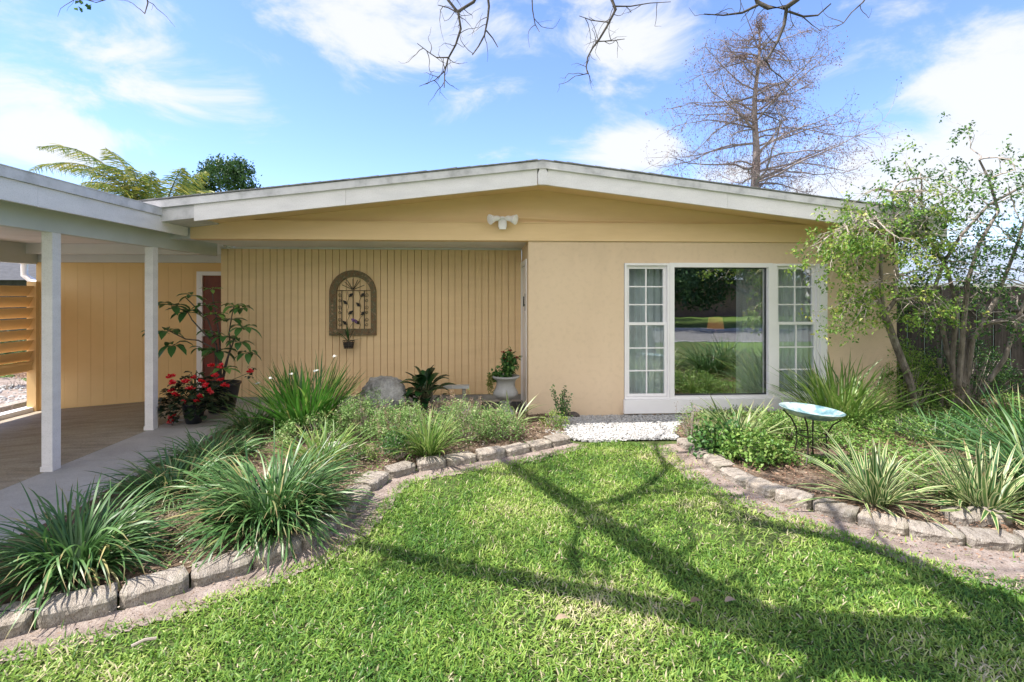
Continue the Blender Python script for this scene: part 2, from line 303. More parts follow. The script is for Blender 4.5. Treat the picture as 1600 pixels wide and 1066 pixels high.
mr = t.nodes.new('ShaderNodeMapRange'); mr.interpolation_type = 'SMOOTHSTEP'; mr.inputs['From Min'].default_value = .30; mr.inputs['From Max'].default_value = .78; t.links.new(dens, mr.inputs[0])
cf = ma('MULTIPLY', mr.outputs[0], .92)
# thin veil towards the horizon belongs to the sky texture; clouds in view are white sunlit vapour
mxw = t.nodes.new('ShaderNodeMix'); mxw.data_type = 'RGBA'; t.links.new(cf, mxw.inputs[0])
gain = t.nodes.new('ShaderNodeMix'); gain.data_type = 'RGBA'; gain.blend_type = 'MULTIPLY'; gain.inputs[0].default_value = 1
t.links.new(sky.outputs[0], gain.inputs[6]); gain.inputs[7].default_value = (.70, .735, .93, 1)
t.links.new(gain.outputs[2], mxw.inputs[6]); cc_ = t.nodes.new('ShaderNodeMix'); cc_.data_type = 'RGBA'; t.links.new(ma('MULTIPLY', back, .7, True), cc_.inputs[0]); cc_.inputs[6].default_value = (2.85, 2.88, 2.94, 1); cc_.inputs[7].default_value = (5.6, 5.5, 5.3, 1); t.links.new(cc_.outputs[2], mxw.inputs[7])  # added bank behind is set brighter than the visible clouds, as fill light
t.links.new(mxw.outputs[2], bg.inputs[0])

# ================= SETTING =================
def sheet(name, pts, z, m, kind='structure', sub=None, amp=0, fz=None):
    mb = MB(); mb.add([(p[0], p[1], z) for p in pts], [tuple(range(len(pts)))]); return mb.build(name, m, kind=kind)
def inpoly(P, poly):
    x, y = P[:, 0], P[:, 1]; ins = np.zeros(len(P), bool); n = len(poly)
    for i in range(n):
        x1, y1 = poly[i][:2]; x2, y2 = poly[(i+1) % n][:2]
        if y1 == y2: continue
        k = ((y1 > y) != (y2 > y)) & (x < (x2-x1)*(y-y1)/(y2-y1)+x1); ins ^= k
    return ins
def scatter(poly, n, dens=None):
    a = np.array([p[:2] for p in poly]); lo, hi = a.min(0), a.max(0)
    P = rng.uniform(lo, hi, (n, 2)); P = P[inpoly(P, poly)]; return P
YF = 6.80; YB = 7.95; YC = 8.6; XC = X_(825.6, YF); XW0 = X_(345, YB); XW1 = X_(1401, YF)
XPOST = -4.03
gm = MB(); gx = np.array([-400, -60, -20, -8.2, 30, 60, 400.]); 
gm.add([(-400, -400, -.3), (400, -400, -.3), (400, 400, -.3), (-400, 400, -.3)], [(0, 1, 2, 3)]); gm.build('ground', M['farlawn'], kind='structure')
# edging rows: lawn-side foot of the blocks
LB = [(-60,1015),(48,990),(183,958),(298,925),(398,893),(480,862),(533,828),(562,797),(583,771),(611,750),(653,738),(700,731),(748,722),(794,716),(832,707),(865,700),(894,692)]
RB = [(1054,695),(1074,706),(1094,722),(1121,742),(1160,764),(1207,783),(1266,800),(1337,822),(1421,843),(1514,858),(1610,866),(1720,872)]
LBg = [onZ(*p) for p in LB]; RBg = [onZ(*p) for p in RB]
lawn = [(-3.4, 1.0), (-3.4, .2), (6, .2), (6.0, 1.9)]
# near lawn sheet behind camera to the street
sheet('lawn_soil', [(-3.3, -3.4), (7.5, -3.4), (7.5, 6.6), (-3.3, 6.6)], -.004, M['lawnsoil'])
sheet('front_yard', [(-30, -3.6), (30, -3.6), (30, 30), (-30, 30)], -.28, M['farlawn'])
sheet('yard_strip', [(-3.3, -3.6), (30, -3.6), (30, 7.5), (-3.3, 7.5)], -.012, M['farlawn'])
sheet('road', [(-60, -9.5), (60, -9.5), (60, -3.9), (-60, -3.9)], -.05, M['road'])
kb = MB(); kb.box(-60, 60, -3.9, -3.72, -.1, .0); kb.box(-60, 60, -9.7, -9.5, -.1, .06); kb.build('kerb', M['concrete'], kind='structure')
sheet('far_lawn', [(-60, -40), (60, -40), (60, -9.7), (-60, -9.7)], .03, M['farlawn'])
# bumpy sheets
def grid_sheet(name, poly, z, amp, m, step=.06, fz=None, edge=None):
    a = np.array([p[:2] for p in poly]); lo, hi = a.min(0), a.max(0)
    nx = int((hi[0]-lo[0])/step)+1; ny = int((hi[1]-lo[1])/step)+1
    xs = np.linspace(lo[0], hi[0], nx); ys = np.linspace(lo[1], hi[1], ny)
    GX, GY = np.meshgrid(xs, ys); Z = np.array([[noise.fractal(Vector((x*2.2, y*2.2, z*9)), 1, 2, 4) for x in xs] for y in ys])
    zz = z+amp*Z + rng.normal(0, amp*.12, Z.shape)
    if fz is not None: zz = zz + fz(GX, GY)
    V = np.stack([GX, GY, zz], -1).reshape(-1, 3)
    i = (np.arange(ny-1)*nx)[:, None] + np.arange(nx-1)[None, :]; i = i.ravel()
    f = np.stack([i, i+1, i+nx+1, i+nx], 1); cen = V[f].mean(1); f = f[inpoly(cen, poly)]
    mb = MB(); mb.add(V, f, .5); return mb.build(name, m, kind='structure', smooth=True)
def offset(poly, d):   # shift a polyline sideways
    P = np.array([p[:2] for p in poly]); t_ = np.gradient(P, axis=0); t_ /= np.linalg.norm(t_, axis=1, keepdims=True); n_ = np.stack([-t_[:, 1], t_[:, 0]], 1); return P + n_*d
Lin = offset(LBg, .12); Lout = offset(LBg, -.13); Rin = offset(RBg, .12); Rout = offset(RBg, -.17); Rsand = offset(RBg, -.32)
for A_ in (Rout, Rsand): A_[7:, 1] -= np.array([.03, .09, .2, .34, .45])[:len(A_)-7]; A_[8:, 0] -= .05
XWALK = -3.05
bedL = [tuple(p) for p in Lin] + [(Lin[-1][0]+.05, 6.05), (XC+.3, 6.35), (XC+.25, 6.9), (-3.0, 6.95), (XWALK, 6.5), (XWALK, 1.2)]
bedR = [tuple(p) for p in Rin] + [(9.5, Rin[-1][1]), (9.5, 7.5), (XW1, 7.5), (XW1, 6.78), (2.85, 6.78), (2.45, 6.2), (2.25, 5.8)]
grid_sheet('garden_bed_soil', bedL, .045, .022, M['soil'])
grid_sheet('garden_bed_soil', bedR, .045, .022, M['soil'], .08)
grid_sheet('sandy_strip', [tuple(p) for p in offset(LBg, .02)] + [tuple(p) for p in offset(LBg, -.22)][::-1], .006, .006, M['sand'], .035)
grid_sheet('sandy_strip', [tuple(p) for p in offset(RBg, .02)] + [tuple(p) for p in Rsand][::-1], .006, .006, M['sand'], .035)
GR = [(XC+.05, 6.79), (3.0, 6.79), (2.6, 6.25), (2.22, 5.66), (1.8, 5.66), (1.25, 5.62), (.95, 5.75), (.75, 6.0), (XC+.05, 6.3)]
grid_sheet('gravel_bed', GR, .012, .006, M['stone_white'], .04)
# stones
ic = np.array([(0,0,1),(.9,0,.4),(.28,.85,.4),(-.72,.53,.4),(-.72,-.53,.4),(.28,-.85,.4),(.72,.53,-.4),(-.28,.85,-.4),(-.9,0,-.4),(-.28,-.85,-.4),(.72,-.53,-.4),(0,0,-1)])
icf = np.array([(0,1,2),(0,2,3),(0,3,4),(0,4,5),(0,5,1),(1,6,2),(2,7,3),(3,8,4),(4,9,5),(5,10,1),(1,10,6),(2,6,7),(3,7,8),(4,8,9),(5,9,10),(6,11,7),(7,11,8),(8,11,9),(9,11,10),(10,11,6)])
def stones(mb, P, s0, s1):
    n = len(P); s_ = rng.uniform(s0, s1, (n, 1, 1))*rng.uniform(.6, 1.2, (n, 1, 3)); V = ic[None]*s_*(1+rng.normal(0, .12, (n, 12, 3)))
    th = rng.uniform(0, 6.28, n); cs, sn = np.cos(th)[:, None], np.sin(th)[:, None]
    x = V[:, :, 0]*cs-V[:, :, 1]*sn; y = V[:, :, 0]*sn+V[:, :, 1]*cs; V = np.stack([x, y, V[:, :, 2]*.7], -1)+P[:, None, :]
    f = (np.arange(n)*12)[:, None, None]+icf[None]; mb.add(V.reshape(-1, 3), f.reshape(-1, 3), np.repeat(rng.random(n), 12))
P = scatter(GR, 9000); mb = MB(); stones(mb, np.c_[P, rng.uniform(.012, .03, len(P))], .010, .022)
mb.build('gravel', M['stone_white'], kind='stuff', label='white gravel lying along the foot of the stucco wall', category='gravel')
def chips(poly, n, m, name, label, z0=.06, s=(.012, .05)):
    P = scatter(poly, n); n = len(P); mb = MB(); D = rng.normal(0, 1, (n, 3)); D[:, 2] *= .25
    mb.cards(np.c_[P, z0+rng.uniform(-.012, .025, n)], D, np.tile([0, 0, 1.], (n, 1))+rng.normal(0, .35, (n, 3)), rng.uniform(*s, n), rng.uniform(.005, .016, n), rng.random(n), .1)
    mb.build(name, m, kind='stuff', label=label, category='mulch')
chips(bedL, 26000, M['mulch'], 'mulch', 'grey brown mulch chips between the plants of the left bed')
chips(bedR, 26000, M['mulchred'], 'mulch', 'reddish brown mulch chips between the plants of the right bed')
sandall = [tuple(p) for p in offset(RBg, .0)] + [tuple(p) for p in Rsand][::-1]
chips(sandall, 2600, M['mulchred'], 'mulch', 'scattered mulch bits on the sandy strip beside the right blocks', .012, (.01, .035))
sandl = [tuple(p) for p in offset(LBg, .0)] + [tuple(p) for p in offset(LBg, -.22)][::-1]
chips(sandl, 2400, M['mulch'], 'mulch', 'scattered mulch bits on the sandy strip beside the left blocks', .012, (.01, .03))
# lawn blades
lawnpoly = [tuple(p) for p in Lout] + [(Lout[-1][0]+.3, 5.75), (1.35, 5.72)] + [tuple(p) for p in Rout] + [(6.5, 1.0), (-3.0, 1.0)]
def blades(poly, n, h0, h1, wd, k=4):
    P = scatter(poly, n); n = len(P)
    cl = np.array([noise.noise(Vector((x*1.7, y*1.7, 3))) for x, y in P]); pt = np.array([noise.noise(Vector((x*5, y*5, 9))) for x, y in P])
    az = rng.uniform(0, 6.283, n); L = rng.uniform(h0, h1, n)*(1+.3*pt); a0 = rng.uniform(.1, 1.15, n); a1 = a0+rng.uniform(.1, 1.1, n)
    tt = np.linspace(0, 1, k)[None, :]; ang = a0[:, None]+(a1-a0)[:, None]*tt
    ds = (L/(k-1))[:, None]; hx = np.cumsum(np.sin(ang)*ds, 1)-np.sin(ang[:, :1])*ds; hz = np.cumsum(np.cos(ang)*ds, 1)-np.cos(ang[:, :1])*ds
    C = np.stack([P[:, :1]+hx*np.cos(az)[:, None], P[:, 1:]+hx*np.sin(az)[:, None], hz*.8+.0], -1)
    sd = np.stack([-np.sin(az), np.cos(az), rng.normal(0, .3, n)], 1)
    big = np.array([noise.noise(Vector((x*.8+4, y*.8, 5))) for x, y in P]); tint = np.clip(.46+cl*.5+pt*.3+big*.35+rng.normal(0, .2, n), 0, 1); tint[rng.random(n) < .03+.12*np.clip(big+pt*.7-.12, 0, 1)] = 1
    return C, rng.uniform(.7, 1.3, n)*wd, sd, tint
mb = MB()
near = [(-3, 1.0), (5.5, 1.0), (5.5, 3.0), (-3, 3.0)]
C, W_, sd, ti = blades(lawnpoly, 460000, .024, .060, .0061)
keep = rng.random(len(C)) < np.clip(1.25-.13*C[:, 0, 1], .5, 1)*np.clip(1.15-1.3*np.array([max(0, noise.noise(Vector((x*1.3, y*1.3, 21)))) for x, y in C[:, 0, :2]]), .35, 1); C, W_, sd, ti = C[keep], W_[keep], sd[keep], ti[keep]
C2, W2, sd2, ti2 = blades(sandall, 5000, .03, .07, .007); q2 = rng.random(len(C2)) < .30; C, W_, sd, ti = np.r_[C, C2[q2]], np.r_[W_, W2[q2]], np.r_[sd, sd2[q2]], np.r_[ti, ti2[q2]]
C2, W2, sd2, ti2 = blades(sandl, 5000, .03, .06, .007); q2 = rng.random(len(C2)) < .3; C, W_, sd, ti = np.r_[C, C2[q2]], np.r_[W_, W2[q2]], np.r_[sd, sd2[q2]], np.r_[ti, ti2[q2]]
pr = np.array([.8, 1., .8, .05]); mb.ribbons(C, W_, sd, ti, 0, pr)
mb.build('lawn_grass', M['grass'], kind='stuff', label='bright green coarse lawn grass between the two planting beds', category='grass')

# driveway, walk
def fdrive(x): return -.075*max(0, -x-4.4)
mb = MB(); xs = [-4.06, -4.5, -5.2, -6, -7.06]; ys = [1.2, YC-.02]
V = [(x, y, fdrive(x)-.002) for y in ys for x in xs]; n = len(xs)
mb.add(V, [(i+1, i, n+i, n+i+1) for i in range(n-1)]); mb.build('driveway', M['driveway'], kind='structure')
mb = MB()
for y0, y1 in ((1.0, 2.55), (2.562, 3.95), (3.962, 5.3), (5.312, 6.9)):
    mb.box(-4.04, XWALK, y0, y1, -.1, .004+.001*(y0 % 1))
mb.box(-4.04, XC-.01, 6.905, YB-.02, -.1, .02); mb.box(-4.04, XW0, YB-.02, YC, -.1, .02)
mb.build('walkway', M['concrete'], kind='structure')
mb = MB(); mb.box(-7.22, -7.06, 2, YC+.0, -.35, -.13); mb.build('kerb', M['white'], kind='structure')
mb = MB(); mb.add([(-30, 0, -.26), (-7.22, 0, -.2), (-7.22, 14, -.2), (-30, 14, -.26)], [(0, 1, 2, 3)]); mb.build('side_garden_soil', M['sand'], kind='structure')

# ================= HOUSE =================
house = thing('house', 'single storey yellow house with a low white trimmed gable roof and porch recess', 'house', (XC, YF, 0))
XR = X_(848, 6.2); SL = .117; ZT = 3.286; XL, XRt = -4.55, 5.95
def zt(x): return ZT-SL*abs(x-XR)
wl = X_(975, YF); wr = X_(1290, YF); wz0, wz1 = .055, 2.072
mb = MB()  # stucco front with window opening
mb.box(XC, wl, YF, YF+.2, -.05, 2.36); mb.box(wr, XW1, YF, YF+.2, -.05, 2.36); mb.box(wl, wr, YF, YF+.2, -.05, wz0); mb.box(wl, wr, YF, YF+.2, wz1, 2.36)
mb.box(XW1-.2, XW1-.003, YF+.2, 14, -.05, 2.5)
mb.box(XC, XC+.15, YF+.2, 7.04, -.05, 2.36); mb.box(XC, XC+.15, 7.04, YB, 2.14, 2.36)
mb.build('stucco_wall', M['stucco'], house)
mb = MB(); XB0 = -3.72
mb.box(XB0, XW1+.003, YF-.03, YF+.17, 2.362, 2.60); mb.box(XB0, XW1, YF-.042, YF-.03, 2.592, 2.606)
mb.build('band_board', M['yellow'], house)
mb = MB(); g = [(XB0, 2.60), (XW1, 2.60), (XW1, zt(XW1)-.2), (XR, ZT-.2), (XB0, zt(XB0)-.2)]
mb.prism(g, 'y', YF, YF+.1); 
for zz in (2.78, 2.95): mb.box(XR-(ZT-.26-zz)/SL, XR+(ZT-.26-zz)/SL, YF-.003, YF, zz, zz+.006)
mb.build('gable_wall', M['yellow'], house)
# roof
mb = MB(); th = .03
def slab(mb, xa, xb, y0, y1, top, bot):
    pts = [(xa, zt(xa)+top), (XR, ZT+top), (xb, zt(xb)+top), (xb, zt(xb)+bot), (XR, ZT+bot), (xa, zt(xa)+bot)] if xa < XR < xb else [(xa, zt(xa)+top), (xb, zt(xb)+top), (xb, zt(xb)+bot), (xa, zt(xa)+bot)]
    mb.prism(pts, 'y', y0, y1)
slab(mb, XL, XRt, 6.166, 14.2, 0.0, -.018)
x = XL
while x < XRt-.1:   # shingle tabs showing along the rake
    x2 = min(x+random.uniform(.14, .2), XRt)
    if not (x < XR < x2):
        h = random.uniform(.002, .009); mb.prism([(x, zt(x)+h), (x2, zt(x2)+h*.3), (x2, zt(x2)-.008), (x, zt(x)-.008)] if x > XR else [(x, zt(x)+h*.3), (x2, zt(x2)+h), (x2, zt(x2)-.008), (x, zt(x)-.008)], 'y', 6.158-random.uniform(0, .008), 14.1)
    x = x2+.002
roof = mb.build('roof', M['shingle'], house)
mb = MB(); slab(mb, XL, XRt, 6.17, 6.2, -.020, -.105); slab(mb, XRt-.02, XRt, 6.2, 14, -.032, -.105); mb.build('drip_edge', M['drip'], house)
mb = MB(); xb0 = X_(303, 6.2)
slab(mb, xb0, -1.62, 6.2, 6.24, -.095, -.297); slab(mb, -1.617, XR-.065, 6.201, 6.24, -.095, -.298); slab(mb, XR+.065, 3.05, 6.2, 6.24, -.095, -.297); slab(mb, 3.053, XRt-.02, 6.2015, 6.24, -.095, -.296)
slab(mb, XRt-.06, XRt-.021, 6.24, 14, -.1, -.28); mb.build('rake_board', M['white'], house)
mb = MB(); mb.prism([(XR-.035, ZT-.098), (XR+.035, ZT-.098), (XR+.068, ZT-.17), (XR+.075, ZT-.303), (XR-.055, ZT-.303), (XR-.06, ZT-.17)], 'y', 6.185, 6.24); mb.build('ridge_trim', M['white'], house)
mb = MB(); slab(mb, XL+.3, XRt-.06, 6.24, YF-.001, -.2, -.245); mb.build('soffit', M['yellow'], house)
mb = MB(); slab(mb, XL, xb0-.002, 6.215, 6.9, -.10, -.26); mb.box(-4.0, XB0, YF-.02, YF+.2, 2.36, 2.62); mb.build('eave_end', M['drip'], house)
# porch ceiling, siding
mb = MB(); mb.box(XB0, XC+.1, YF+.17, YB+.1, 2.362, 2.40); mb.build('porch_ceiling', M['ceil'], house)
mb = MB(); x = XW0; bw = (XC-XW0)/44
for i in range(44):
    mb.box(x+.004, x+bw-.004, YB, YB+.028, .10, 2.335, tint=random.random()); x += bw
mb.box(XW0, XC, YB+.024, YB+.1, .10, 2.36); mb.build('board_siding', M['yellow'], house)
mb = MB(); mb.box(XW0, XC, YB-.012, YB+.03, 2.337, 2.361); mb.build('ceiling_moulding', M['ceil'], house)
mb = MB(); mb.box(XW0+.02, XC, YB+.012, YB+.09, -.05, .098); mb.build('foundation', M['found'], house)
mb = MB(); mb.box(XW0, XW0+.05, YB+.1, YC, .02, 2.36); mb.build('siding_return', M['yellow'], house)
# side door on the return wall
mb = MB(); mb.box(XC-.014, XC+.12, 7.04, 7.12, .02, 2.14); mb.box(XC-.014, XC+.12, 7.86, YB-.001, .02, 2.14); mb.box(XC-.014, XC+.12, 7.12, 7.86, 2.06, 2.14)
fd = mb.build('front_door_frame', M['winwhite'], house)
mb = MB(); mb.box(XC+.0, XC+.07, 7.125, 7.855, .02, 2.055); mb.build('door', M['winwhite'], fd)
mb = MB(); mb.tube([(XC-.035, 7.16, 1.48), (XC-.035, 7.16, 1.62)], .008); mb.tube([(XC+.03, 7.16, 1.5), (XC-.035, 7.16, 1.5)], .008); mb.box(XC-.018, XC-.014, 7.135, 7.185, 1.42, 1.66); mb.build('handle', M['black'], fd)
# back wall in the carport with door
xa = X_(60, YC); xd0 = X_(308, YC); xd1 = X_(360, YC)
mb = MB()
x = xa
while x < xd0:
    x2 = min(x+.2, xd0); mb.box(x+.0012, x2-.0012, YC, YC+.03, -.3, 2.16); x = x2
mb.box(xa, xd0, YC+.006, YC+.1, -.3, 2.16); mb.box(xd0, XW0+.3, YC, YC+.1, 2.02, 2.16); mb.box(xa-.001, xa+.1, YC-.04, YC, -.3, 2.16)
mb.build('carport_back_wall', M['yellowin'], house)
mb = MB(); mb.box(xa-.2, XW0+.02, YC-.03, YC+.1, 2.163, 2.40); mb.build('header_board', M['ceil'], house)
mb = MB(); mb.box(xd0, xd0+.09, YC-.02, YC+.08, .02, 2.02); mb.box(xd0+.09, XW0+.3, YC-.02, YC+.08, 1.955, 2.02)
rd = mb.build('entry_door_frame', M['winwhite'], house)
mb = MB(); mb.box(xd0+.09, XW0+.4, YC+.01, YC+.05, .02, 1.955)
for r_, (z0, z1) in enumerate(((.2, .85), (1.0, 1.55), (1.65, 1.85))):
    for q in range(3):
        x0 = xd0+.19+q*.33; mb.box(x0, x0+.22, YC-.002, YC+.01, z0, z1)
mb.build('door', M['reddoor'], rd)
mb = MB(); mb.lathe([(.0, 0), (.03, 0), (.03, .02), (.012, .03), (.012, .05), (.028, .06), (.028, .085), (0, .09)], (0, 0, 0), 12)
V = mb.v[0].copy(); mb.v[0] = np.stack([V[:, 0]+xd0+.14, YC+.01-V[:, 2], V[:, 1]+1.0], 1); mb.build('door_knob', M['greymetal'], rd)
# --- windows
def zpx(px, py): return float(onY(px, py, YF)[2])
def frame(mb, x0, x1, z0, z1, b, y0, y1, bb=None):
    bb = bb or b; mb.box(x0, x0+b, y0, y1, z0, z1); mb.box(x1-b, x1, y0, y1, z0, z1); mb.box(x0+b, x1-b, y0, y1, z1-b, z1); mb.box(x0+b, x1-b, y0, y1, z0, z0+bb)
mb = MB(); mb.box(wl-.012, wr+.01, YF-.06, YF+.15, wz0-.002, .235); sill = mb.build('window_sill', M['winwhite'], house)
xm0, xm1 = X_(1046, YF), X_(1206, YF)
mb = MB(); frame(mb, xm0, xm1, .237, wz1+.004, .06, YF-.025, YF+.1, .035); mb.box(xm1, xm1+.035, YF-.02, YF+.1, .237, wz1)
pw = mb.build('picture_window', M['winwhite'], house)
mb = MB(); mb.box(xm0+.058, xm1-.058, YF+.05, YF+.056, .27, wz1-.05); mb.build('pane', M['glass'], pw)
mb = MB(); frame(mb, xm0+.06, xm1-.06, .272, wz1-.056, .014, YF+.035, YF+.062); mb.build('gasket', M['black'], pw)
def sash(x0, x1):
    mb = MB(); frame(mb, x0, x1, .237, wz1-.002, .03, YF-.018, YF+.12); o = mb.build('sash_window', M['winwhite'], house)
    zm = 1.245
    for nm, za, zb, dy, ins in (('upper_sash', zm-.02, wz1-.034, .03, .0), ('lower_sash', .27, zm+.025, .0, .0)):
        mb = MB(); frame(mb, x0+.031, x1-.031, za, zb, .042 if dy else .036, YF+dy, YF+.028+dy); 
        mb.build(nm, M['winwhite'], o)
        a, b = x0+.07, x1-.07; m_ = MB(); h = (zb-za-.08); m_.box((a+b)/2-.009, (a+b)/2+.009, YF+dy+.008, YF+dy+.02, za+.04, zb-.04)
        for k in (1, 2): zz = za+.04+h*k/3; m_.box(a, b, YF+dy+.0065, YF+dy+.0215, zz-.008, zz+.008)
        m_.build('muntins', M['winwhite'], o)
        m_ = MB(); m_.box(x0+.05, x1-.05, YF+dy+.022, YF+dy+.026, za+.02, zb-.02); m_.build('pane', M['glass2'], o)
    return o
sash(wl+.005, xm0-.002); sash(xm1+.037, wr-.10)
mb = MB(); mb.box(wr-.098, wr+.003, YF-.035, YF+.1, .237, wz1+.003); mb.build('window_casing', M['winwhite'], house)
# room behind the windows
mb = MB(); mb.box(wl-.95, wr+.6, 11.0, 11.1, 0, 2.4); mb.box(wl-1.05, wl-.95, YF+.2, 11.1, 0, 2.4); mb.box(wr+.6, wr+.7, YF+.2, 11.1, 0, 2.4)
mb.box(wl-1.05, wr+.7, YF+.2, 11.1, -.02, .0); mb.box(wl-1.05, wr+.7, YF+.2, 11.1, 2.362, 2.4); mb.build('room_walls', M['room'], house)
def curtain(name, x0, x1, y, label, amp=.03, wav=.09):
    xs = np.arange(x0, x1, .012); zs = np.array([.03, .6, 1.2, 1.8, 2.2]); V = []
    for z in zs:
        for x in xs: V.append((x, y+amp*math.sin(x/wav*6.28+.6*math.sin(x*9)+z*.3)+.3*amp*math.sin(x*60+z), z))
    nx = len(xs); f = [(i*nx+j, i*nx+j+1, (i+1)*nx+j+1, (i+1)*nx+j) for i in range(len(zs)-1) for j in range(nx-1)]
    mb = MB(); mb.add(V, f); mb.build(name, M['curtain'], None, ((x0+x1)/2, y, 0), True, label=label, category='curtain', group='curtains behind the front window')
curtain('curtain', wl-.05, xm0+.05, YF+.28, 'pale pleated sheer curtain behind the left narrow window')
curtain('curtain', xm1-.36, xm1-.02, YF+.26, 'pale pleated sheer curtain inside the right edge of the big pane')
curtain('curtain', xm1+.03, wr+.05, YF+.30, 'pale pleated sheer curtain behind the right narrow window')
lp = atD(1118, 500, 8.6); lx, ly = lp[0], lp[1]
st = thing('side_table', 'dark small side table inside the room behind the big pane', 'side table', (lx, ly, 0))
mb = MB(); mb.box(lx-.25, lx+.25, ly-.22, ly+.22, .55, .59); mb.build('table_top', M['iron'], st)
for sx in (-1, 1):
    for sy in (-1, 1): mb = MB(); mb.tube([(lx+sx*.2, ly+sy*.18, 0), (lx+sx*.22, ly+sy*.19, .55)], .018); mb.build('leg', M['iron'], st)
lm = thing('table_lamp', 'table lamp with orange shade seen through the big window pane', 'lamp', (lx, ly, .59))
mb = MB(); mb.lathe([(0, .59), (.09, .59), (.09, .61), (.02, .63), (.05, .75), (.07, .85), (.02, .98), (.012, 1.12)], (lx, ly, 0)); mb.build('lamp_base', M['urn'], lm, smooth=True)
mb = MB(); mb.lathe([(.135, 1.07), (.108, 1.26), (.106, 1.26), (.132, 1.07)], (lx, ly, 0)); mb.build('lamp_shade', M['lampshade'], lm, smooth=True)
# cable on the band
mb = MB(); z0 = 2.62; xs = np.linspace(X_(800, YF), XW1, 30); mb.tube([(x, YF-.05, z0+.045*math.exp(-i*.25)+.004*math.sin(i)) for i, x in enumerate(xs)], .006, 5); mb.build('cable', M['yellow'], house)

# security light
sx0 = X_(785, YF-.05); q = thing('security_light', 'white twin head security floodlight on the band board under the gable', 'floodlight', (sx0, YF-.04, 2.57))
mb = MB(); mb.box(sx0-.055, sx0+.055, YF-.10, YF-.043, 2.53, 2.64); mb.box(sx0-.045, sx0+.045, YF-.13, YF-.10, 2.50, 2.57); mb.tube([(sx0, YF-.09, 2.64), (sx0, YF-.09, 2.665)], .03, 10); mb.build('light_base', M['winwhite'], q)
for s_ in (-1, 1):
    a = np.array([sx0, YF-.09, 2.66]); ax = np.array([s_*.83, -.5, -.22]); ax /= np.linalg.norm(ax)
    mb = MB(); mb.tube([a, a+ax*.05], .014, 8)
    mb.tube([a+ax*.05, a+ax*.08, a+ax*.12, a+ax*.2, a+ax*.215, a+ax*.2, a+ax*.17], [.022, .036, .036, .068, .072, .062, .05], 16, caps=True); mb.build('lamp_head', M['winwhite'], q)
    mb = MB(); mb.tube([a+ax*.180, a+ax*.186], [.055, .055], 16); mb.build('lens', M['greymetal'], q)

# ================= CARPORT =================
cp = thing('carport', 'flat roofed white carport with grey beam joined to the left of the house', 'carport', (-5.6, 5, 0))
XF = -3.75
mb = MB(); mb.box(-7.7, XF-.04, .6, 8.72, 2.44, 2.455); mb.build('ceiling', M['ceil'], cp)
mb = MB(); mb.box(-7.75, XF, .6, 8.9, 2.58, 2.645); mb.build('roof', M['shingle'], cp)
mb = MB(); mb.box(XF, XF+.025, .55, 6.62, 2.568, 2.655); mb.box(XF-.01, XF+.03, .55, 6.62, 2.655, 2.663); mb.build('drip_edge', M['drip'], cp)
mb = MB(); mb.box(XF-.03, XF+.006, .57, 4.55, 2.392, 2.566); mb.box(XF-.03, XF+.0045, 4.553, YF-.032, 2.390, 2.566); mb.build('fascia', M['white'], cp)
mb = MB(); mb.box(XPOST-.055, XPOST+.055, .7, YB, 2.226, 2.438); mb.build('beam', M['beam'], cp)
mb = MB(); mb.box(-7.16, -7.05, .7, YC-.04, 2.13, 2.438); mb.build('side_beam', M['beam'], cp)
mb = MB(); mb.box(-7.05, XPOST-.055, YC-.25, YC-.12, 2.28, 2.438); mb.build('cross_beam', M['ceil'], cp)
for py_, nm in ((735, 0), (671, 1)):
    d = 800*EYE/(py_-460); px_ = 82 if nm == 0 else 242
    p = atD(px_, 460, d); y = p[1]
    mb = MB(); mb.box(XPOST-.048, XPOST+.048, y-.048, y+.048, .002, 2.2255); mb.box(XPOST-.056, XPOST+.056, y-.056, y-.048, .003, .05)
    mb.build('post', M['white'], cp)
# louvred screen
xs_ = -7.10; sc = thing('louvred_screen', 'yellow louvred slat screen closing the far left side of the carport', 'screen', (xs_, 6.5, -.2))
for i in range(8):
    z = 1.78-.17*i; mb = MB(); mb.prism([(xs_-.055, z-.158), (xs_-.04, z-.158), (xs_+.05, z), (xs_+.035, z)], 'y', 4.6, YC-.09); 
    mb.build('slat', M['yellowin'], sc)
mb = MB(); mb.box(xs_-.02, xs_+.03, 4.6, YC-.09, .46, .60); mb.build('bottom_rail', M['yellowin'], sc)
for y in (4.55, YC-.06): mb = MB(); mb.box(xs_-.06, xs_+.08, y-.04, y+.02, -.2, 1.85); mb.build('screen_post', M['yellowin'], sc)
# gutter pipe behind the screen
a = atD(38, 412, 8.7); b = atD(38, 430, 8.7); cc = atD(60, 443, 8.7)
mb = MB(); mb.tube([a+[0,0,.1], a, b, (b*.5+cc*.5)+[0, 0, -.02], cc], .05, 12); mb.tube([a+[0,0,.0], a+[0,0,.04]], .07, 12)
mb.build('drain_pipe', M['winwhite'], None, tuple(b), True, label='white curved drain pipe above the yellow louvred screen', category='pipe')

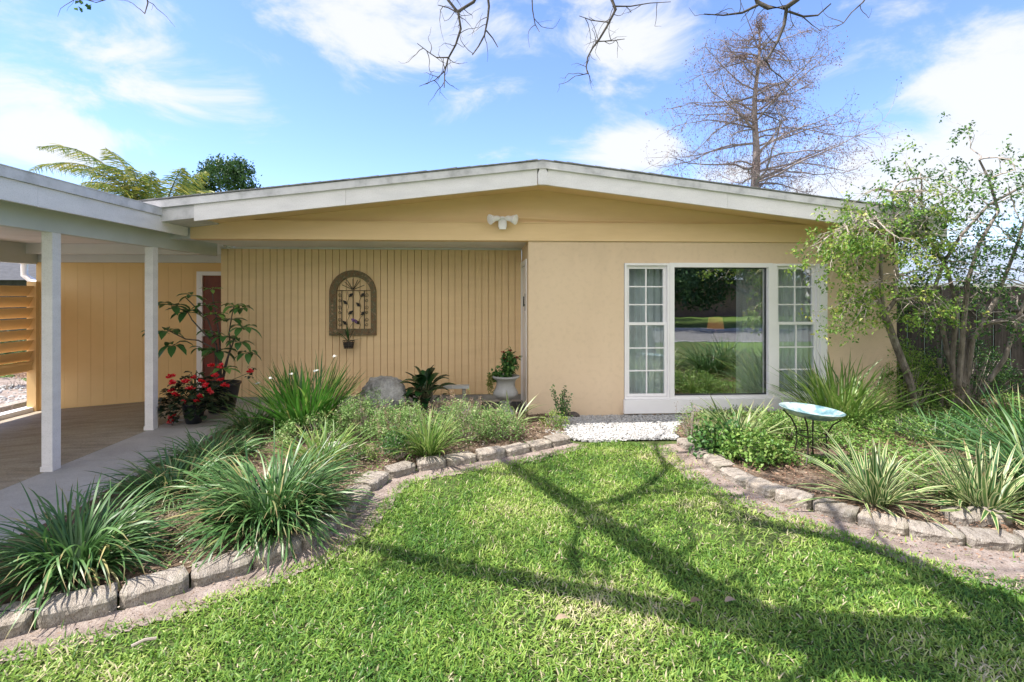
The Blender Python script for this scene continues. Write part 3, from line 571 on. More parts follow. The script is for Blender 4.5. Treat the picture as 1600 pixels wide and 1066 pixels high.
# ================= FENCE, NEIGHBOURS =================
FY = 7.45; fx0 = XW1-.1
mb = MB(); x = fx0; fn = thing('wooden_fence', 'dark weathered vertical board fence between the house and the right edge', 'fence', (8, FY, 0)); k = 0
while x < 13:
    w_ = .14; h = 1.77+random.uniform(-.015, .02); mb.box(x, x+w_-.005, FY+(.02 if k % 2 else 0), FY+.02+(.02 if k % 2 else 0), .0, h, tint=random.random()); x += w_; k += 1
mb.build('boards', M['fence'], fn)
mb = MB(); mb.box(fx0, 13, FY-.04, FY, .4, .49); mb.box(fx0, 13, FY-.04, FY, 1.4, 1.49); mb.build('rails', M['fence'], fn)
nh = thing('neighbour_house', 'neighbouring house with a white metal roof beyond the dark fence', 'house', (14, 13, 0))
mb = MB(); mb.prism([(10.5, 1.9), (16.5, 3.35), (16.5, 3.25), (10.5, 1.8)], 'x', 7.6, 26); mb.build('roof', M['metalroof'], nh)
mb = MB(); mb.prism([(11.2, 0), (16.5, 0), (16.5, 3.2), (11.2, 1.9)], 'x', 8.2, 25.5); mb.build('wall', M['housepale'], nh)
mb = MB(); mb.box(7.5, 26, 10.38, 10.5, 1.75, 1.88); mb.build('gutter', M['greymetal'], nh)
mb = MB(); mb.prism([(9.0, 2.15), (9.0, 2.02), (13, 3.05), (13, 3.18)], 'y', 15.5, 18); mb.build('side_roof', M['darkroof'], nh)
nl = thing('neighbour_house', 'dark roofed neighbouring house glimpsed above the louvred screen', 'house', (-22, 20, 0))
mb = MB(); mb.prism([(17, 2.1), (22, 3.3), (27, 2.1)], 'x', -32, -14); mb.build('roof', M['darkroof'], nl)
mb = MB(); mb.box(-31, -14.6, 17.6, 26.4, -.2, 2.1); mb.build('wall', M['darkroof'], nl)
# across the street (seen mirrored in the window)
oh = thing('neighbour_house', 'pale blue house across the street mirrored in the big pane', 'house', (4, -26, 0))
mb = MB(); mb.box(-12, 6, -30, -24, 0, 2.7); mb.build('wall', M['housepale'], oh)
mb = MB(); mb.prism([(-23.4, 2.6), (-27, 4), (-30.6, 2.6)], 'x', -12.6, 6.6); mb.build('roof', M['metalroof'], oh)
for x in (-9, -5, -1, 3.4):
    mb = MB(); mb.box(x, x+1.5, -24, -23.96, .9, 2.1); mb.build('window', M['winwhite'], oh)
o2 = thing('neighbour_house', 'brown brick house across the street mirrored at the right of the pane', 'house', (16, -24, 0))
mb = MB(); mb.box(9, 24, -30, -23, 0, 2.8); mb.build('wall', M['brickred'], o2)
mb = MB(); mb.prism([(-22.2, 2.7), (-26, 4.1), (-30, 2.7)], 'x', 8.4, 24.6); mb.build('roof', M['metalroof'], o2)

# ================= EDGING BLOCKS =================
def block_mesh(seed):
    r = random.Random(seed); nx, ny, nz = 12, 6, 5; V = []; idx = {}
    # unit block: x -0.5..0.5 (length), y 0 (lawn side) .. 1 (bed side), z 0..1
    mb = MB(); Fc = []
    def vid(i, j, k):
        if (i, j, k) in idx: return idx[(i, j, k)]
        x = i/nx-.5; y = j/ny; z = k/nz
        tx = 1-.16*y                                  # narrower at the back
        ch = max(0, abs(x)-.40)/.10; yy = y + ch*.20*(1-y)   # chamfered front corners
        X = x*tx*.99; Y = yy*.185; Z = z*.088
        if k == nz: Y += .012*(1-y); 
        if k == nz and (i in (0, nx) or j in (0, ny)): Z -= .006
        rough = .0055 if (j == 0 and 0 < k) else .002
        nn = noise.noise_vector(Vector((x*7+seed*3, y*4+seed, z*5))); Y -= rough*1.3*(nn[1]) ; Z += .0045*nn[2]; X += .004*nn[0]
        if j == 0: Y += .006*noise.noise(Vector((x*30, z*12, seed)))
        idx[(i, j, k)] = len(V); V.append((X, Y, Z)); return idx[(i, j, k)]
    for i in range(nx):
        for k in range(nz):
            Fc.append((vid(i,0,k), vid(i+1,0,k), vid(i+1,0,k+1), vid(i,0,k+1))); Fc.append((vid(i+1,ny,k), vid(i,ny,k), vid(i,ny,k+1), vid(i+1,ny,k+1)))
        for j in range(ny): Fc.append((vid(i,j,nz), vid(i+1,j,nz), vid(i+1,j+1,nz), vid(i,j+1,nz)))
    for j in range(ny):
        for k in range(nz):
            Fc.append((vid(0,j+1,k), vid(0,j,k), vid(0,j,k+1), vid(0,j+1,k+1))); Fc.append((vid(nx,j,k), vid(nx,j+1,k), vid(nx,j+1,k+1), vid(nx,j,k+1)))
    mb.add(V, Fc); return mb
protos = []
for s_ in range(5):
    o = block_mesh(s_).build('edging_block', M['block'], smooth=False); protos.append(o)
used = set()
ORD = ['nearest', 'second', 'third', 'fourth', 'fifth', 'sixth', 'seventh', 'eighth', 'ninth', 'tenth', 'eleventh', 'twelfth', 'thirteenth', 'fourteenth', 'fifteenth', 'sixteenth', 'seventeenth']
def lay(G, side, labels, grp):
    for i in range(len(G)-1):
        a, b = G[i], G[i+1]; k = random.randrange(5); o = protos[k]
        if k in used: o = protos[k].copy(); COL.objects.link(o)
        used.add(k)
        mid = (a+b)/2; L = np.linalg.norm(b[:2]-a[:2]); ang = math.atan2(b[1]-a[1], b[0]-a[0])
        o.location = (mid[0], mid[1], random.uniform(-.016, .0)); o.rotation_euler = (random.uniform(-.03, .03), random.uniform(-.02, .02), ang + random.uniform(-.05, .05))
        o.scale = (L*.965, 1+random.uniform(-.06, .08), 1+random.uniform(-.06, .06))
        o['label'] = labels[i]; o['category'] = 'edging block'; o['group'] = grp
def lab(n, side):
    out = []
    for i in range(n):
        if i == n-1: out.append('grey concrete edging block ending the %s row beside the white gravel' % side if side == 'left' else 'x')
        elif i == 0: out.append('grey concrete edging block nearest the camera in the %s bed row, cut by the frame' % side)
        else: out.append('grey concrete edging block of the %s bed, %s in the row from the near end' % (side, ORD[i]))
    return out
nL = len(LBg)-1; nR = len(RBg)-1
lay(LBg, 1, lab(nL, 'left'), 'edging blocks along the left bed')
lr = ['pale edging block starting the right row beside the white gravel'] + ['pale rough edging block of the right bed, %s in the row from the gravel' % ORD[i] for i in range(1, nR)]
lay(RBg, 1, lr, 'edging blocks along the right bed')
b2 = protos[0].copy(); COL.objects.link(b2); p = onZ(1555, 832, .02); b2.location = (p[0], p[1]+.05, .02); b2.scale = (.42, 1, 1); b2.rotation_euler = (0, 0, -.05)
b2['label'] = 'loose edging block lying behind the near end of the right row'; b2['category'] = 'edging block'; b2['group'] = 'edging blocks along the right bed'

# ================= STRAPPY PLANTS =================
def strap(name, c_, n, L, Wd, lean, droop, m, label, cat, r=.12, k=9, group=None, keel=.0, tint=None, zb=.05, grav=0.0, az=None):
    c_ = np.array([c_[0], c_[1], zb]); A = rng.uniform(0, 6.283, n) if az is None else rng.uniform(az[0], az[1], n)
    rr = r*np.sqrt(rng.random(n)); th = A+rng.normal(0, .5, n)
    B = np.stack([c_[0]+rr*np.cos(th), c_[1]+rr*np.sin(th), np.full(n, zb)], 1)
    LL = rng.uniform(L[0], L[1], n); a0 = rng.uniform(lean[0], lean[1], n)+.25*rr/r; a1 = a0+rng.uniform(droop[0], droop[1], n)
    tt = np.linspace(0, 1, k)[None, :]; ang = a0[:, None]+(a1-a0)[:, None]*tt**1.5
    ds = (LL/(k-1))[:, None]; hx = np.cumsum(np.sin(ang)*ds, 1)-np.sin(ang[:, :1])*ds; hz = np.cumsum(np.cos(ang)*ds, 1)-np.cos(ang[:, :1])*ds
    az_ = A[:, None]+rng.normal(0, .22, n)[:, None]*tt
    C = np.stack([B[:, :1]+hx*np.cos(az_), B[:, 1:2]+hx*np.sin(az_), np.maximum(B[:, 2:]+hz, .035)], -1)
    sd = np.stack([-np.sin(A), np.cos(A), rng.normal(0, .35, n)], 1); sd /= np.linalg.norm(sd, axis=1, keepdims=True)
    ti = np.clip(rng.beta(2, 2.4, n), 0, .94); ti[rng.random(n) < .04] = 1
    mb = MB(); mb.ribbons(C, Wd*rng.uniform(.7, 1.25, n), sd, ti, keel)
    tg = dict(label=label, category=cat)
    if group: tg['group'] = group
    return mb.build(name, m, None, (c_[0], c_[1], 0), True, **tg)
g1 = 'liriope clumps in the left bed'
def G(px, py, z=0.05): p = onZ(px, py, z); return (p[0], p[1])
strap('liriope_clump', G(118, 885), 560, (.34, .66), .0125, (.15, 1.1), (.6, 1.9), M['liriope'], 'dark green arching strap leaf clump at the lower left corner', 'grass clump', .16, group=g1)
strap('liriope_clump', G(425, 810), 900, (.38, .76), .0125, (.08, 1.05), (.6, 1.7), M['liriope'], 'largest arching strap leaf clump, leaning over the left edging blocks', 'grass clump', .2, group=g1)
strap('liriope_clump', G(268, 768), 420, (.28, .52), .011, (.2, 1.0), (.6, 1.6), M['liriope'], 'shaded strap leaf clump spilling over the walkway near the second post', 'grass clump', .22, group=g1)
strap('liriope_clump', G(330, 720), 360, (.26, .48), .011, (.2, 1.0), (.6, 1.5), M['liriope'], 'shaded low strap leaf clump behind the largest clump', 'grass clump', .25, group=g1)
strap('liriope_clump', G(400, 672), 300, (.3, .55), .011, (.2, 1.0), (.5, 1.5), M['liriope'], 'small dark strap leaf clump beside the black plant pots', 'grass clump', .22, group=g1)
ic_ = thing('iris_clump', 'tall upright sword leaved clump with white blooms before the grooved siding', 'iris', (*G(480, 672), 0))
o = strap('leaves', G(480, 672), 330, (.55, .98), .021, (.03, .75), (.05, .55), M['iris'], '', '', .22)
for k in ('label', 'category'): del o[k]
o.location = (0, 0, 0); o.parent = ic_; 
def petals(mb, P, n, s, spread=.6, up=.3):
    P = np.repeat(np.atleast_2d(P), n, 0); D = rng.normal(0, 1, P.shape); D[:, 2] = np.abs(D[:, 2])*up
    mb.cards(P, D, np.tile([0, 0, 1.], (len(P), 1))+rng.normal(0, .5, P.shape), s*rng.uniform(.7, 1.2, len(P)), s*.8, rng.random(len(P)), .15)
gi = G(480, 672)
for (px, py) in ((523, 558), (494, 580), (454, 585), (424, 592), (401, 600)):
    p = atD(px, py, gi[1]-.1); mb = MB(); st_ = np.array([gi[0], gi[1], .05]); mb.tube([st_, st_*.4+p*.6+[0, 0, .1], p], .004, 4); mb.build('flower_stem', M['stemgreen'], ic_)
    mb = MB(); petals(mb, p, 6, .042); mb.build('flower', M['white_petal'], ic_)
strap('ornamental_grass', G(668, 712), 210, (.28, .55), .012, (.05, .8), (.2, 1.1), M['lightgrass'], 'light green fountain grass just behind the left edging blocks', 'grass clump', .08)
strap('ornamental_grass', G(800, 668), 40, (.35, .62), .018, (.1, .9), (.4, 1.3), M['flax'], 'sparse silvery strap leaves beside the pedestal urn', 'grass clump', .08, keel=.2)
strap('ornamental_grass', G(500, 725), 150, (.3, .5), .013, (.1, .8), (.3, 1.0), M['lightgrass'], 'pale strap leaves right of the largest clump near the white rock', 'grass clump', .18)
for x_, y_, n_ in ((4.5, 3.75, 420), (5.1, 3.3, 380), (5.6, 4.3, 300), (3.6, 1.0, 260)):
    strap('liriope_clump', (x_, y_), n_, (.5, 1.0), .014, (.05, .95), (.4, 1.4), M['liriope'], 'x', 'grass clump', .2, group='strap leaf clumps mirrored in the big window')['label'] = {4.5: 'large strap leaf clump mirrored low in the big pane', 5.1: 'strap leaf clump mirrored behind the large one in the pane', 5.6: 'strap leaf clump mirrored low in the right narrow window', 3.6: 'strap leaf clump by the road mirrored in the pane centre'}[x_]
g2 = 'variegated flax lilies in the right bed'
strap('flax_lily', G(1152, 695), 150, (.35, .66), .022, (.1, 1.05), (.2, .9), M['flax'], 'cream striped strap leaf plant below the big window', 'flax lily', .12, group=g2, keel=.25)
strap('flax_lily', G(1366, 785), 110, (.33, .66), .024, (.05, 1.15), (.2, 1.0), M['flax'], 'cream striped strap leaf plant directly right of the birdbath', 'flax lily', .10, group=g2, keel=.25)
strap('flax_lily', G(1535, 795), 150, (.33, .62), .024, (.05, 1.15), (.2, .9), M['flax'], 'cream striped strap leaf plant nearest the right edge of the photo', 'flax lily', .14, group=g2, keel=.25)
strap('sword_leaf_clump', (onZ(1315, 668)[0], 6.1), 260, (.55, 1.02), .019, (.03, .75), (.1, .8), M['lightgrass'], 'tall upright yellow green leaves behind the birdbath against the stucco', 'grass clump', .28, keel=.2)
strap('sword_leaf_clump', G(1225, 680), 120, (.35, .6), .012, (.3, 1.1), (.3, 1.0), M['lightgrass'], 'loose grassy leaves left of the birdbath below the window casing', 'grass clump', .2)
strap('sword_leaf_clump', G(1480, 700), 160, (.3, .55), .012, (.2, 1.0), (.3, 1.0), M['liriope'], 'thin dark grassy tuft in front of the fence thicket', 'grass clump', .3)
strap('sword_leaf_clump', G(1598, 715), 60, (.5, .85), .016, (.0, .5), (.1, .5), M['iris'], 'upright narrow green leaves at the far right edge', 'grass clump', .12)

# ================= SHRUBS =================
def shrub(name, cx, cy, rx, ry, h, n, ls, m, label, cat='shrub', group=None, stems=30, z0=.04, tips=0, tipmat=None, tl=None, wide=.55, low=.15):
    root = thing(name, label, cat, (cx, cy, 0), group)
    mb = MB(); tips_ = []
    for i in range(stems):
        a = rng.uniform(0, 6.283); r_ = math.sqrt(rng.random()); ex, ey = cx+rx*.9*r_*math.cos(a), cy+ry*.9*r_*math.sin(a)
        hh = h*(1-.55*r_*r_)*rng.uniform(.75, 1.1); s0 = (cx+.3*rx*r_*math.cos(a), cy+.3*ry*r_*math.sin(a), z0)
        mid = (s0[0]*.5+ex*.5+rng.normal(0, .02), s0[1]*.5+ey*.5, z0+hh*.6)
        mb.tube([s0, mid, (ex, ey, z0+hh)], [.005, .004, .002], 4); tips_.append((ex, ey, z0+hh))
    mb.build('stems', M['twig'], root)
    # leaves gathered in sprays
    ns = max(8, n//14); A = rng.uniform(0, 6.283, ns); rr = np.sqrt(rng.random(ns)); hh = h*(1-.6*rr**2.2)
    lump = np.array([1+.28*noise.noise(Vector((math.cos(a)*1.5+cx*3, math.sin(a)*1.5, r_*2))) for a, r_ in zip(A, rr)])
    zc = z0 + hh*lump*(low+(1-low)*rng.random(ns)**.55); Cc = np.stack([cx+rx*rr*lump*np.cos(A), cy+ry*rr*lump*np.sin(A), zc], 1)
    k = n//ns; P = np.repeat(Cc, k, 0)+rng.normal(0, ls*1.15, (ns*k, 3)); P[:, 2] = np.maximum(P[:, 2], .05)
    D = rng.normal(0, 1, P.shape)+(P-np.array([cx, cy, h*.3]))*1.2; Nn = np.tile([0, 0, 1.], (len(P), 1))+rng.normal(0, .55, P.shape)
    mb = MB(); mb.cards(P, D, Nn, ls*rng.uniform(.7, 1.4, len(P)), ls*wide*rng.uniform(.7, 1.3, len(P)), np.clip(np.repeat(rng.random(ns), k)*.6+rng.random(len(P))*.4 + .12*(P[:, 2]/h-.5), 0, .96), .2, .15)
    if tips:
        k0 = len(mb.mi); T_ = np.array(tips_)[rng.integers(0, len(tips_), tips)]+rng.normal(0, .05, (tips, 3)); T_[:, 2] = np.maximum(T_[:, 2], h*.6)
        for q_ in T_: mb.tube([q_-[0, 0, .08], q_, q_+[rng.normal(0, .015), 0, .06]], [.0015, .0015, .001], 3)
        Q = np.repeat(T_, 9, 0)+np.c_[rng.normal(0, .01, (tips*9, 2)), rng.uniform(-.03, .07, tips*9)]
        mb.cards(Q, rng.normal(0, 1, Q.shape), rng.normal(0, 1, Q.shape), .014, .010, rng.random(len(Q)), .1)
        for i_ in range(k0, len(mb.mi)): mb.mi[i_] = mb.mi[i_]*0+1
    mb.build('foliage', [m, tipmat] if tips else m, root)
    return root
M['seed'] = leaf('pinkish_brown_seed_heads', [(0, (.28, .17, .12)), (1, (.52, .38, .28))], .8, .2)
g3 = 'small leaved shrubs in the left bed'
def sh(px, py, wpx, h, *a, **k):
    p = onZ(px, py, .05); r_ = wpx/2*(p[1]/800); return shrub('low_shrub', p[0], p[1]+r_*.5, r_, r_*.8, h, *a, **k)
sh(562, 690, 105, .48, 4200, .022, M['shrub'], 'fine leaved green shrub in front of the grey boulder', group=g3, tips=26, tipmat=M['seed'])
sh(628, 700, 120, .45, 4200, .022, M['shrub'], 'fine leaved shrub with pinkish tips below the dark broad leaved plant', group=g3, tips=36, tipmat=M['seed'])
sh(722, 694, 125, .44, 5200, .022, M['shrub'], 'yellowish fine leaved shrub in the middle of the left bed', group=g3, tips=60, tipmat=M['seed'])
sh(780, 690, 85, .34, 2800, .022, M['shrub'], 'bright green low shrub at the gravel end of the left bed', group=g3, tips=14, tipmat=M['seed'])
sh(620, 718, 55, .26, 1100, .026, M['shrubdark'], 'small dark green plant behind the left edging blocks', group=g3)
sh(478, 700, 120, .3, 1900, .03, M['shrub'], 'loose pale green undergrowth below the iris clump', group=g3)
sh(555, 722, 70, .14, 700, .022, M['cover'], 'low creeping green patch beside the small white rock', group=g3)
# sapling by the gravel
p = onZ(880, 664, .02); root = thing('sapling', 'spindly dark sapling growing from the gravel against the stucco wall', 'plant', (p[0], p[1], 0))
mb = MB(); lf = MB()
for i in range(13):
    a = rng.uniform(0, 6.28); e = np.array([p[0]+.17*math.cos(a)*rng.random()**.5, p[1]+.1*math.sin(a), rng.uniform(.25, .52)]); b0 = np.array([p[0]+rng.normal(0, .02), p[1], .02])
    mid = (b0+e)/2+rng.normal(0, .025, 3); mb.tube([b0, mid, e], [.005, .003, .0015], 4)
    for q_ in np.linspace(.3, 1, 8):
        P = (b0*(1-q_)+e*q_)[None]+rng.normal(0, .016, (4, 3)); lf.cards(P, rng.normal(0, 1, P.shape), rng.normal(0, 1, P.shape), .032, .02, rng.random(4)*.8, .2)
mb.build('stems', M['barkdark'], root); lf.build('foliage', M['shrubdark'], root)
sh(868, 668, 40, .16, 420, .026, M['vine'], 'small light green weed beside the sapling in the gravel')
# right bed
g4 = 'green plants in the right bed'
sh(1138, 712, 80, .28, 700, .055, M['shrubdark'], 'glossy round leaved plant under the window beside the flax lily', group=g4, wide=.75)
sh(1190, 728, 110, .26, 1500, .042, M['cover'], 'bright leafy plant left of the birdbath legs', group=g4, wide=.75)
sh(1085, 688, 50, .38, 420, .022, M['shrub'], 'wispy fine leaved plant in the gravel below the window', group=g4, tips=12, tipmat=M['seed'])
sh(1270, 700, 150, .34, 3200, .03, M['cover'], 'dense low greenery beneath and behind the birdbath', group=g4)
sh(1440, 645, 130, .92, 4200, .034, M['vine'], 'bushy yellow green shrub at the base of the leaning trunk', group=g4, low=.3)
sh(1545, 645, 170, .98, 4200, .034, M['vinedark'], 'deep green bush against the fence at the right edge', group=g4)
sh(1440, 690, 170, .26, 2600, .03, M['cover'], 'low green undergrowth between birdbath and fence', group=g4)
sh(1560, 705, 150, .32, 2600, .03, M['shrubdark'], 'dark low undergrowth behind the rightmost flax lily', group=g4)
# ground cover carpet
poly = [tuple(onZ(*q)[:2]) for q in ((1180,735),(1290,745),(1330,770),(1450,790),(1640,800))] + [(8.5, 4.2), (9.3, 7.3), (XW1+.1, 7.3), (XW1-.1, 6.7), (3.0, 6.7), (2.5, 6.2)]
P = scatter(poly, 60000); n = len(P); h = np.array([.10+.10*noise.noise(Vector((x*2.4, y*2.4, 1))) for x, y in P])
keep = np.array([noise.noise(Vector((x*1.6, y*1.6, 7))) for x, y in P]) > -.22; P, h = P[keep], h[keep]; n = len(P)
Z = .05+h*rng.random(n)**.6; mb = MB(); mb.cards(np.c_[P, Z], rng.normal(0, 1, (n, 3))*[1, 1, .5], np.tile([0, 0, 1.], (n, 1))+rng.normal(0, .45, (n, 3)), rng.uniform(.018, .045, n), rng.uniform(.012, .026, n), np.clip(rng.random(n)*.7+.3*h/.2, 0, 1), .2, .1)
mb.build('ground_cover', M['cover'], kind='stuff', label='low leafy ground cover spreading through the right bed', category='ground cover')
poly = bedL; P = scatter(poly, 9000); keep = np.array([noise.noise(Vector((x*2.6, y*2.6, 2))) for x, y in P]) > .12; P = P[keep]; n = len(P)
mb = MB(); mb.cards(np.c_[P, .055+.05*rng.random(n)], rng.normal(0, 1, (n, 3))*[1, 1, .5], np.tile([0, 0, 1.], (n, 1))+rng.normal(0, .4, (n, 3)), rng.uniform(.015, .035, n), rng.uniform(.01, .02, n), rng.random(n), .2)
mb.build('weeds', M['cover'], kind='stuff', label='scattered small green weeds in the left bed', category='weeds')

# broad leaved dark plant
def broad(P0, D, L, W, droop, tint, mb, k=7):
    D = np.array(D, float); D /= np.linalg.norm(D); sd = np.cross(D, [0, 0, 1.]); sd /= np.linalg.norm(sd)+1e-9; pts = []; p = np.array(P0, float); d = D.copy()
    for i in range(k): pts.append(p.copy()); p = p+d*L/(k-1); d = d+np.array([0, 0, -droop/(k-1)]); d /= np.linalg.norm(d)
    t_ = np.linspace(0, 1, k); pr = np.sin(np.pi*np.clip(t_*.92+.06, 0, 1))**.75; pr[-1] = .02
    mb.ribbons(np.array(pts)[None], np.array([W]), sd[None], np.array([tint]), .35, pr)
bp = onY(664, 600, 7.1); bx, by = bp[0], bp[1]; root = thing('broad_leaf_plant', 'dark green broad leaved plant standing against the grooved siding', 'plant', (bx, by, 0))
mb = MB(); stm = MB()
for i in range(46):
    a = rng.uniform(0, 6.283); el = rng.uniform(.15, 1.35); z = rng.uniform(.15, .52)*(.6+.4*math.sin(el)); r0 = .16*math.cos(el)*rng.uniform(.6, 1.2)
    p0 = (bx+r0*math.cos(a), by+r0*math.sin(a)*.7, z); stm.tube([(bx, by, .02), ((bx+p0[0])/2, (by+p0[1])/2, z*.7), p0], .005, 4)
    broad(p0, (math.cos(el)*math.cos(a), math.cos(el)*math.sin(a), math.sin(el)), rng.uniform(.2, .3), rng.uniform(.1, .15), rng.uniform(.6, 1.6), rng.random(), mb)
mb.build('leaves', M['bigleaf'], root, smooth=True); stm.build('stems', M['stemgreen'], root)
# boulder
def rock(name, cx, cy, cz, s, m, seed, label, cat='rock'):
    import bmesh
    bm = bmesh.new(); bmesh.ops.create_icosphere(bm, subdivisions=5, radius=1)
    for v in bm.verts:
        n_ = noise.fractal(v.co*1.3+Vector((seed, 0, 0)), 1, 2, 6)*.16 + abs(noise.noise(v.co*3.1+Vector((seed, 3, 0))))*.12 + abs(noise.noise(v.co*7+Vector((seed, 3, 0))))*.05; v.co *= 1+n_
        v.co.x *= s[0]; v.co.y *= s[1]; v.co.z *= s[2]
    me = bpy.data.meshes.new(name); bm.to_mesh(me); bm.free(); me.materials.append(m); o = bpy.data.objects.new(name, me); COL.objects.link(o); o.location = (cx, cy, cz)
    for p_ in me.polygons: p_.use_smooth = True
    o['label'] = label; o['category'] = cat; return o
p = onY(598, 620, 7.1); rock('boulder', p[0], p[1], .25, (.31, .24, .28), M['boulder'], 2.3, 'large rounded grey boulder against the grooved siding')
p = onZ(525, 708, .05); rock('small_rock', p[0], p[1], .10, (.10, .08, .06), M['lime'], 5.1, 'small pale pitted rock in the left bed')
p = onZ(905, 652, 0); rock('dark_stone', p[0]-.1, p[1]-.05, .03, (.09, .06, .05), M['barkdark'], 8.1, 'dark stone at the corner of the stucco wall')
# low bench seat
a = onY(701, 604, 7.45); b = onY(733, 604, 7.45); bn = thing('low_bench', 'low grey slab bench end sticking out right of the broad leaved plant', 'bench', (a[0], 7.45, 0))
mb = MB(); mb.box(a[0]-.35, b[0], 7.42, 7.54, a[2]-.03, a[2]+.012); mb.build('seat', M['greymetal'], bn)
for x in (a[0]-.28, b[0]-.1): mb = MB(); mb.box(x, x+.05, 7.44, 7.52, .02, a[2]-.031); mb.build('leg', M['found'], bn)
# urn
p = onY(790, 600, 6.95); ux, uy = p[0], p[1]; ur = thing('planter_urn', 'grey pedestal urn holding a red flowered plant beside the door frame', 'urn', (ux, uy, 0))
mb = MB(); mb.box(ux-.13, ux+.13, uy-.13, uy+.13, .0, .05); mb.lathe([(.125, .05), (.12, .07), (.075, .10), (.06, .15), (.062, .17), (.085, .19), (.085, .205), (.065, .215), (.12, .24), (.165, .28), (.172, .31), (.155, .35), (.13, .39), (.125, .44), (.14, .49), (.172, .515), (.19, .525), (.19, .545), (.165, .547), (.155, .52), (.15, .51), (.0, .50)], (ux, uy, 0), 32)
mb.build('urn_body', M['urn'], ur, smooth=True)
mb = MB(); lf = MB(); fl = MB()
for i in range(16):
    a = rng.uniform(0, 6.283); r_ = rng.uniform(.02, .12); e = np.array([ux+.045+r_*math.cos(a), uy+r_*math.sin(a), .52+rng.uniform(.18, .36)]); b0 = np.array([ux+.02, uy, .5])
    mb.tube([b0, (b0+e)/2+rng.normal(0, .01, 3), e], .003, 4)
    for q_ in np.linspace(.25, 1, 7):
        P = (b0*(1-q_)+e*q_)[None]+rng.normal(0, .015, (5, 3)); D = rng.normal(0, 1, P.shape); D[:, 2] -= .4; lf.cards(P, D, np.tile([0, 0, 1.], (5, 1))+rng.normal(0, .4, (5, 3)), .075, .032, rng.random(5), .2, .2)
    if i % 2 == 0: fl = MB(); petals(fl, e+[0, 0, .01], 14, .035); fl.build('flower', M['rust'], ur)
P = np.array([ux-.1, uy-.03, .56])+rng.normal(0, .04, (120, 3)); lf.cards(P, rng.normal(0, 1, P.shape), rng.normal(0, 1, P.shape), .05, .035, rng.random(120), .2)
mb.build('stems', M['stemgreen'], ur); lf.build('foliage', M['shrubdark'], ur)
mb = MB()
for i in range(26):
    x0 = ux-.15-rng.random()*.07; y0 = uy-.08+rng.random()*.1; zz = np.linspace(.57, .57-rng.uniform(.1, .27), 14)
    P = np.c_[x0-.02+rng.normal(0, .008, 14), y0+rng.normal(0, .008, 14), zz]; mb.cards(P, rng.normal(0, 1, P.shape)-[0, 0, .8], rng.normal(0, 1, P.shape), .03, .014, rng.random(14), .2)
mb.build('trailing_plant', M['moss'], ur)
# door mat
mx0, mx1 = X_(752, 7.3), X_(818, 7.3); dm = thing('door_mat', 'black rubber door mat with a pale grid behind the urn', 'door mat', (mx0, 7.3, .02))
mb = MB(); mb.box(mx0, XC-.03, 6.98, 7.7, .021, .034); mb.build('mat_base', M['mat'], dm)
mb = MB()
for i in range(1, 8): x = mx0+(XC-.03-mx0)*i/8; mb.box(x-.004, x+.004, 7.0, 7.68, .034, .038)
for i in range(1, 9): y = 6.98+.72*i/9; mb.box(mx0+.02, XC-.05, y-.003, y+.003, .034, .039)
mb.build('grid', M['matline'], dm)

# ================= POTTED PLANTS =================
def potprof(r0, r1, h): return [(0, 0), (r0*.9, 0), (r0, .01), ((r0+r1)/2*1.03, h*.5), (r1, h*.93), (r1*1.06, h*.94), (r1*1.06, h), (r1*.96, h), (r1*.94, h*.88), (0, h*.86)]
p = onZ(346, 643, .02); ux, uy = p[0], p[1]; up = thing('umbrella_plant', 'tall umbrella plant in a glossy black pot beside the red door', 'potted plant', (ux, uy, .02))
mb = MB(); mb.lathe(potprof(.16, .235, .40), (ux, uy, .022), 32); mb.build('pot', M['black'], up, smooth=True)
mb = MB(); mb.lathe([(0, .39), (.21, .37)], (ux, uy, 0), 20); mb.build('potting_soil', M['soil'], up)
DP = uy; base = np.array([ux, uy, .38])
st_ = MB(); lf = MB()
def stem(pts): 
    P = [base+rng.normal(0, .02, 3)*[1, 1, 0]] + [np.array(onY(px, py, DP+dy)) for px, py, dy in pts]; st_.tube(P, np.linspace(.013, .006, len(P)), 6); return P[-1]
def whorl(px, py, dy=0, n=7, L=.19, droop=1.2, tint=None, c0=None):
    c0 = np.array(onY(px, py, DP+dy)) if c0 is None else c0; a0 = rng.uniform(0, 6.28); tt = rng.uniform(.1, .7) if tint is None else tint
    for i in range(n):
        a = a0+6.283*i/n; e = rng.uniform(-.25, .45); D = np.array([math.cos(a)*math.cos(e), math.sin(a)*math.cos(e), math.sin(e)]); q0 = c0+D*.03
        st_.tube([c0, q0], .002, 3); broad(q0, D, L*1.25*rng.uniform(.75, 1.1), L*.5, droop*rng.uniform(.7, 1.4), np.clip(tt+rng.normal(0, .1), 0, 1), lf, 5)
stem([(350, 580, 0), (338, 540, -.05), (325, 500, -.1), (305, 480, -.12), (290, 465, -.15)]); stem([(340, 590, 0), (335, 545, 0), (310, 532, -.1), (290, 530, -.1), (270, 520, -.12), (262, 515, -.1)])
stem([(352, 570, .02), (360, 545, .05), (358, 520, 0), (362, 495, 0), (366, 478, 0)]); stem([(345, 560, .02), (342, 520, 0), (336, 485, 0), (331, 455, 0)])
stem([(338, 538, 0), (318, 520, -.1), (300, 500, -.1), (292, 485, -.1)]); stem([(356, 560, -.05), (366, 530, -.05), (378, 512, -.05)])
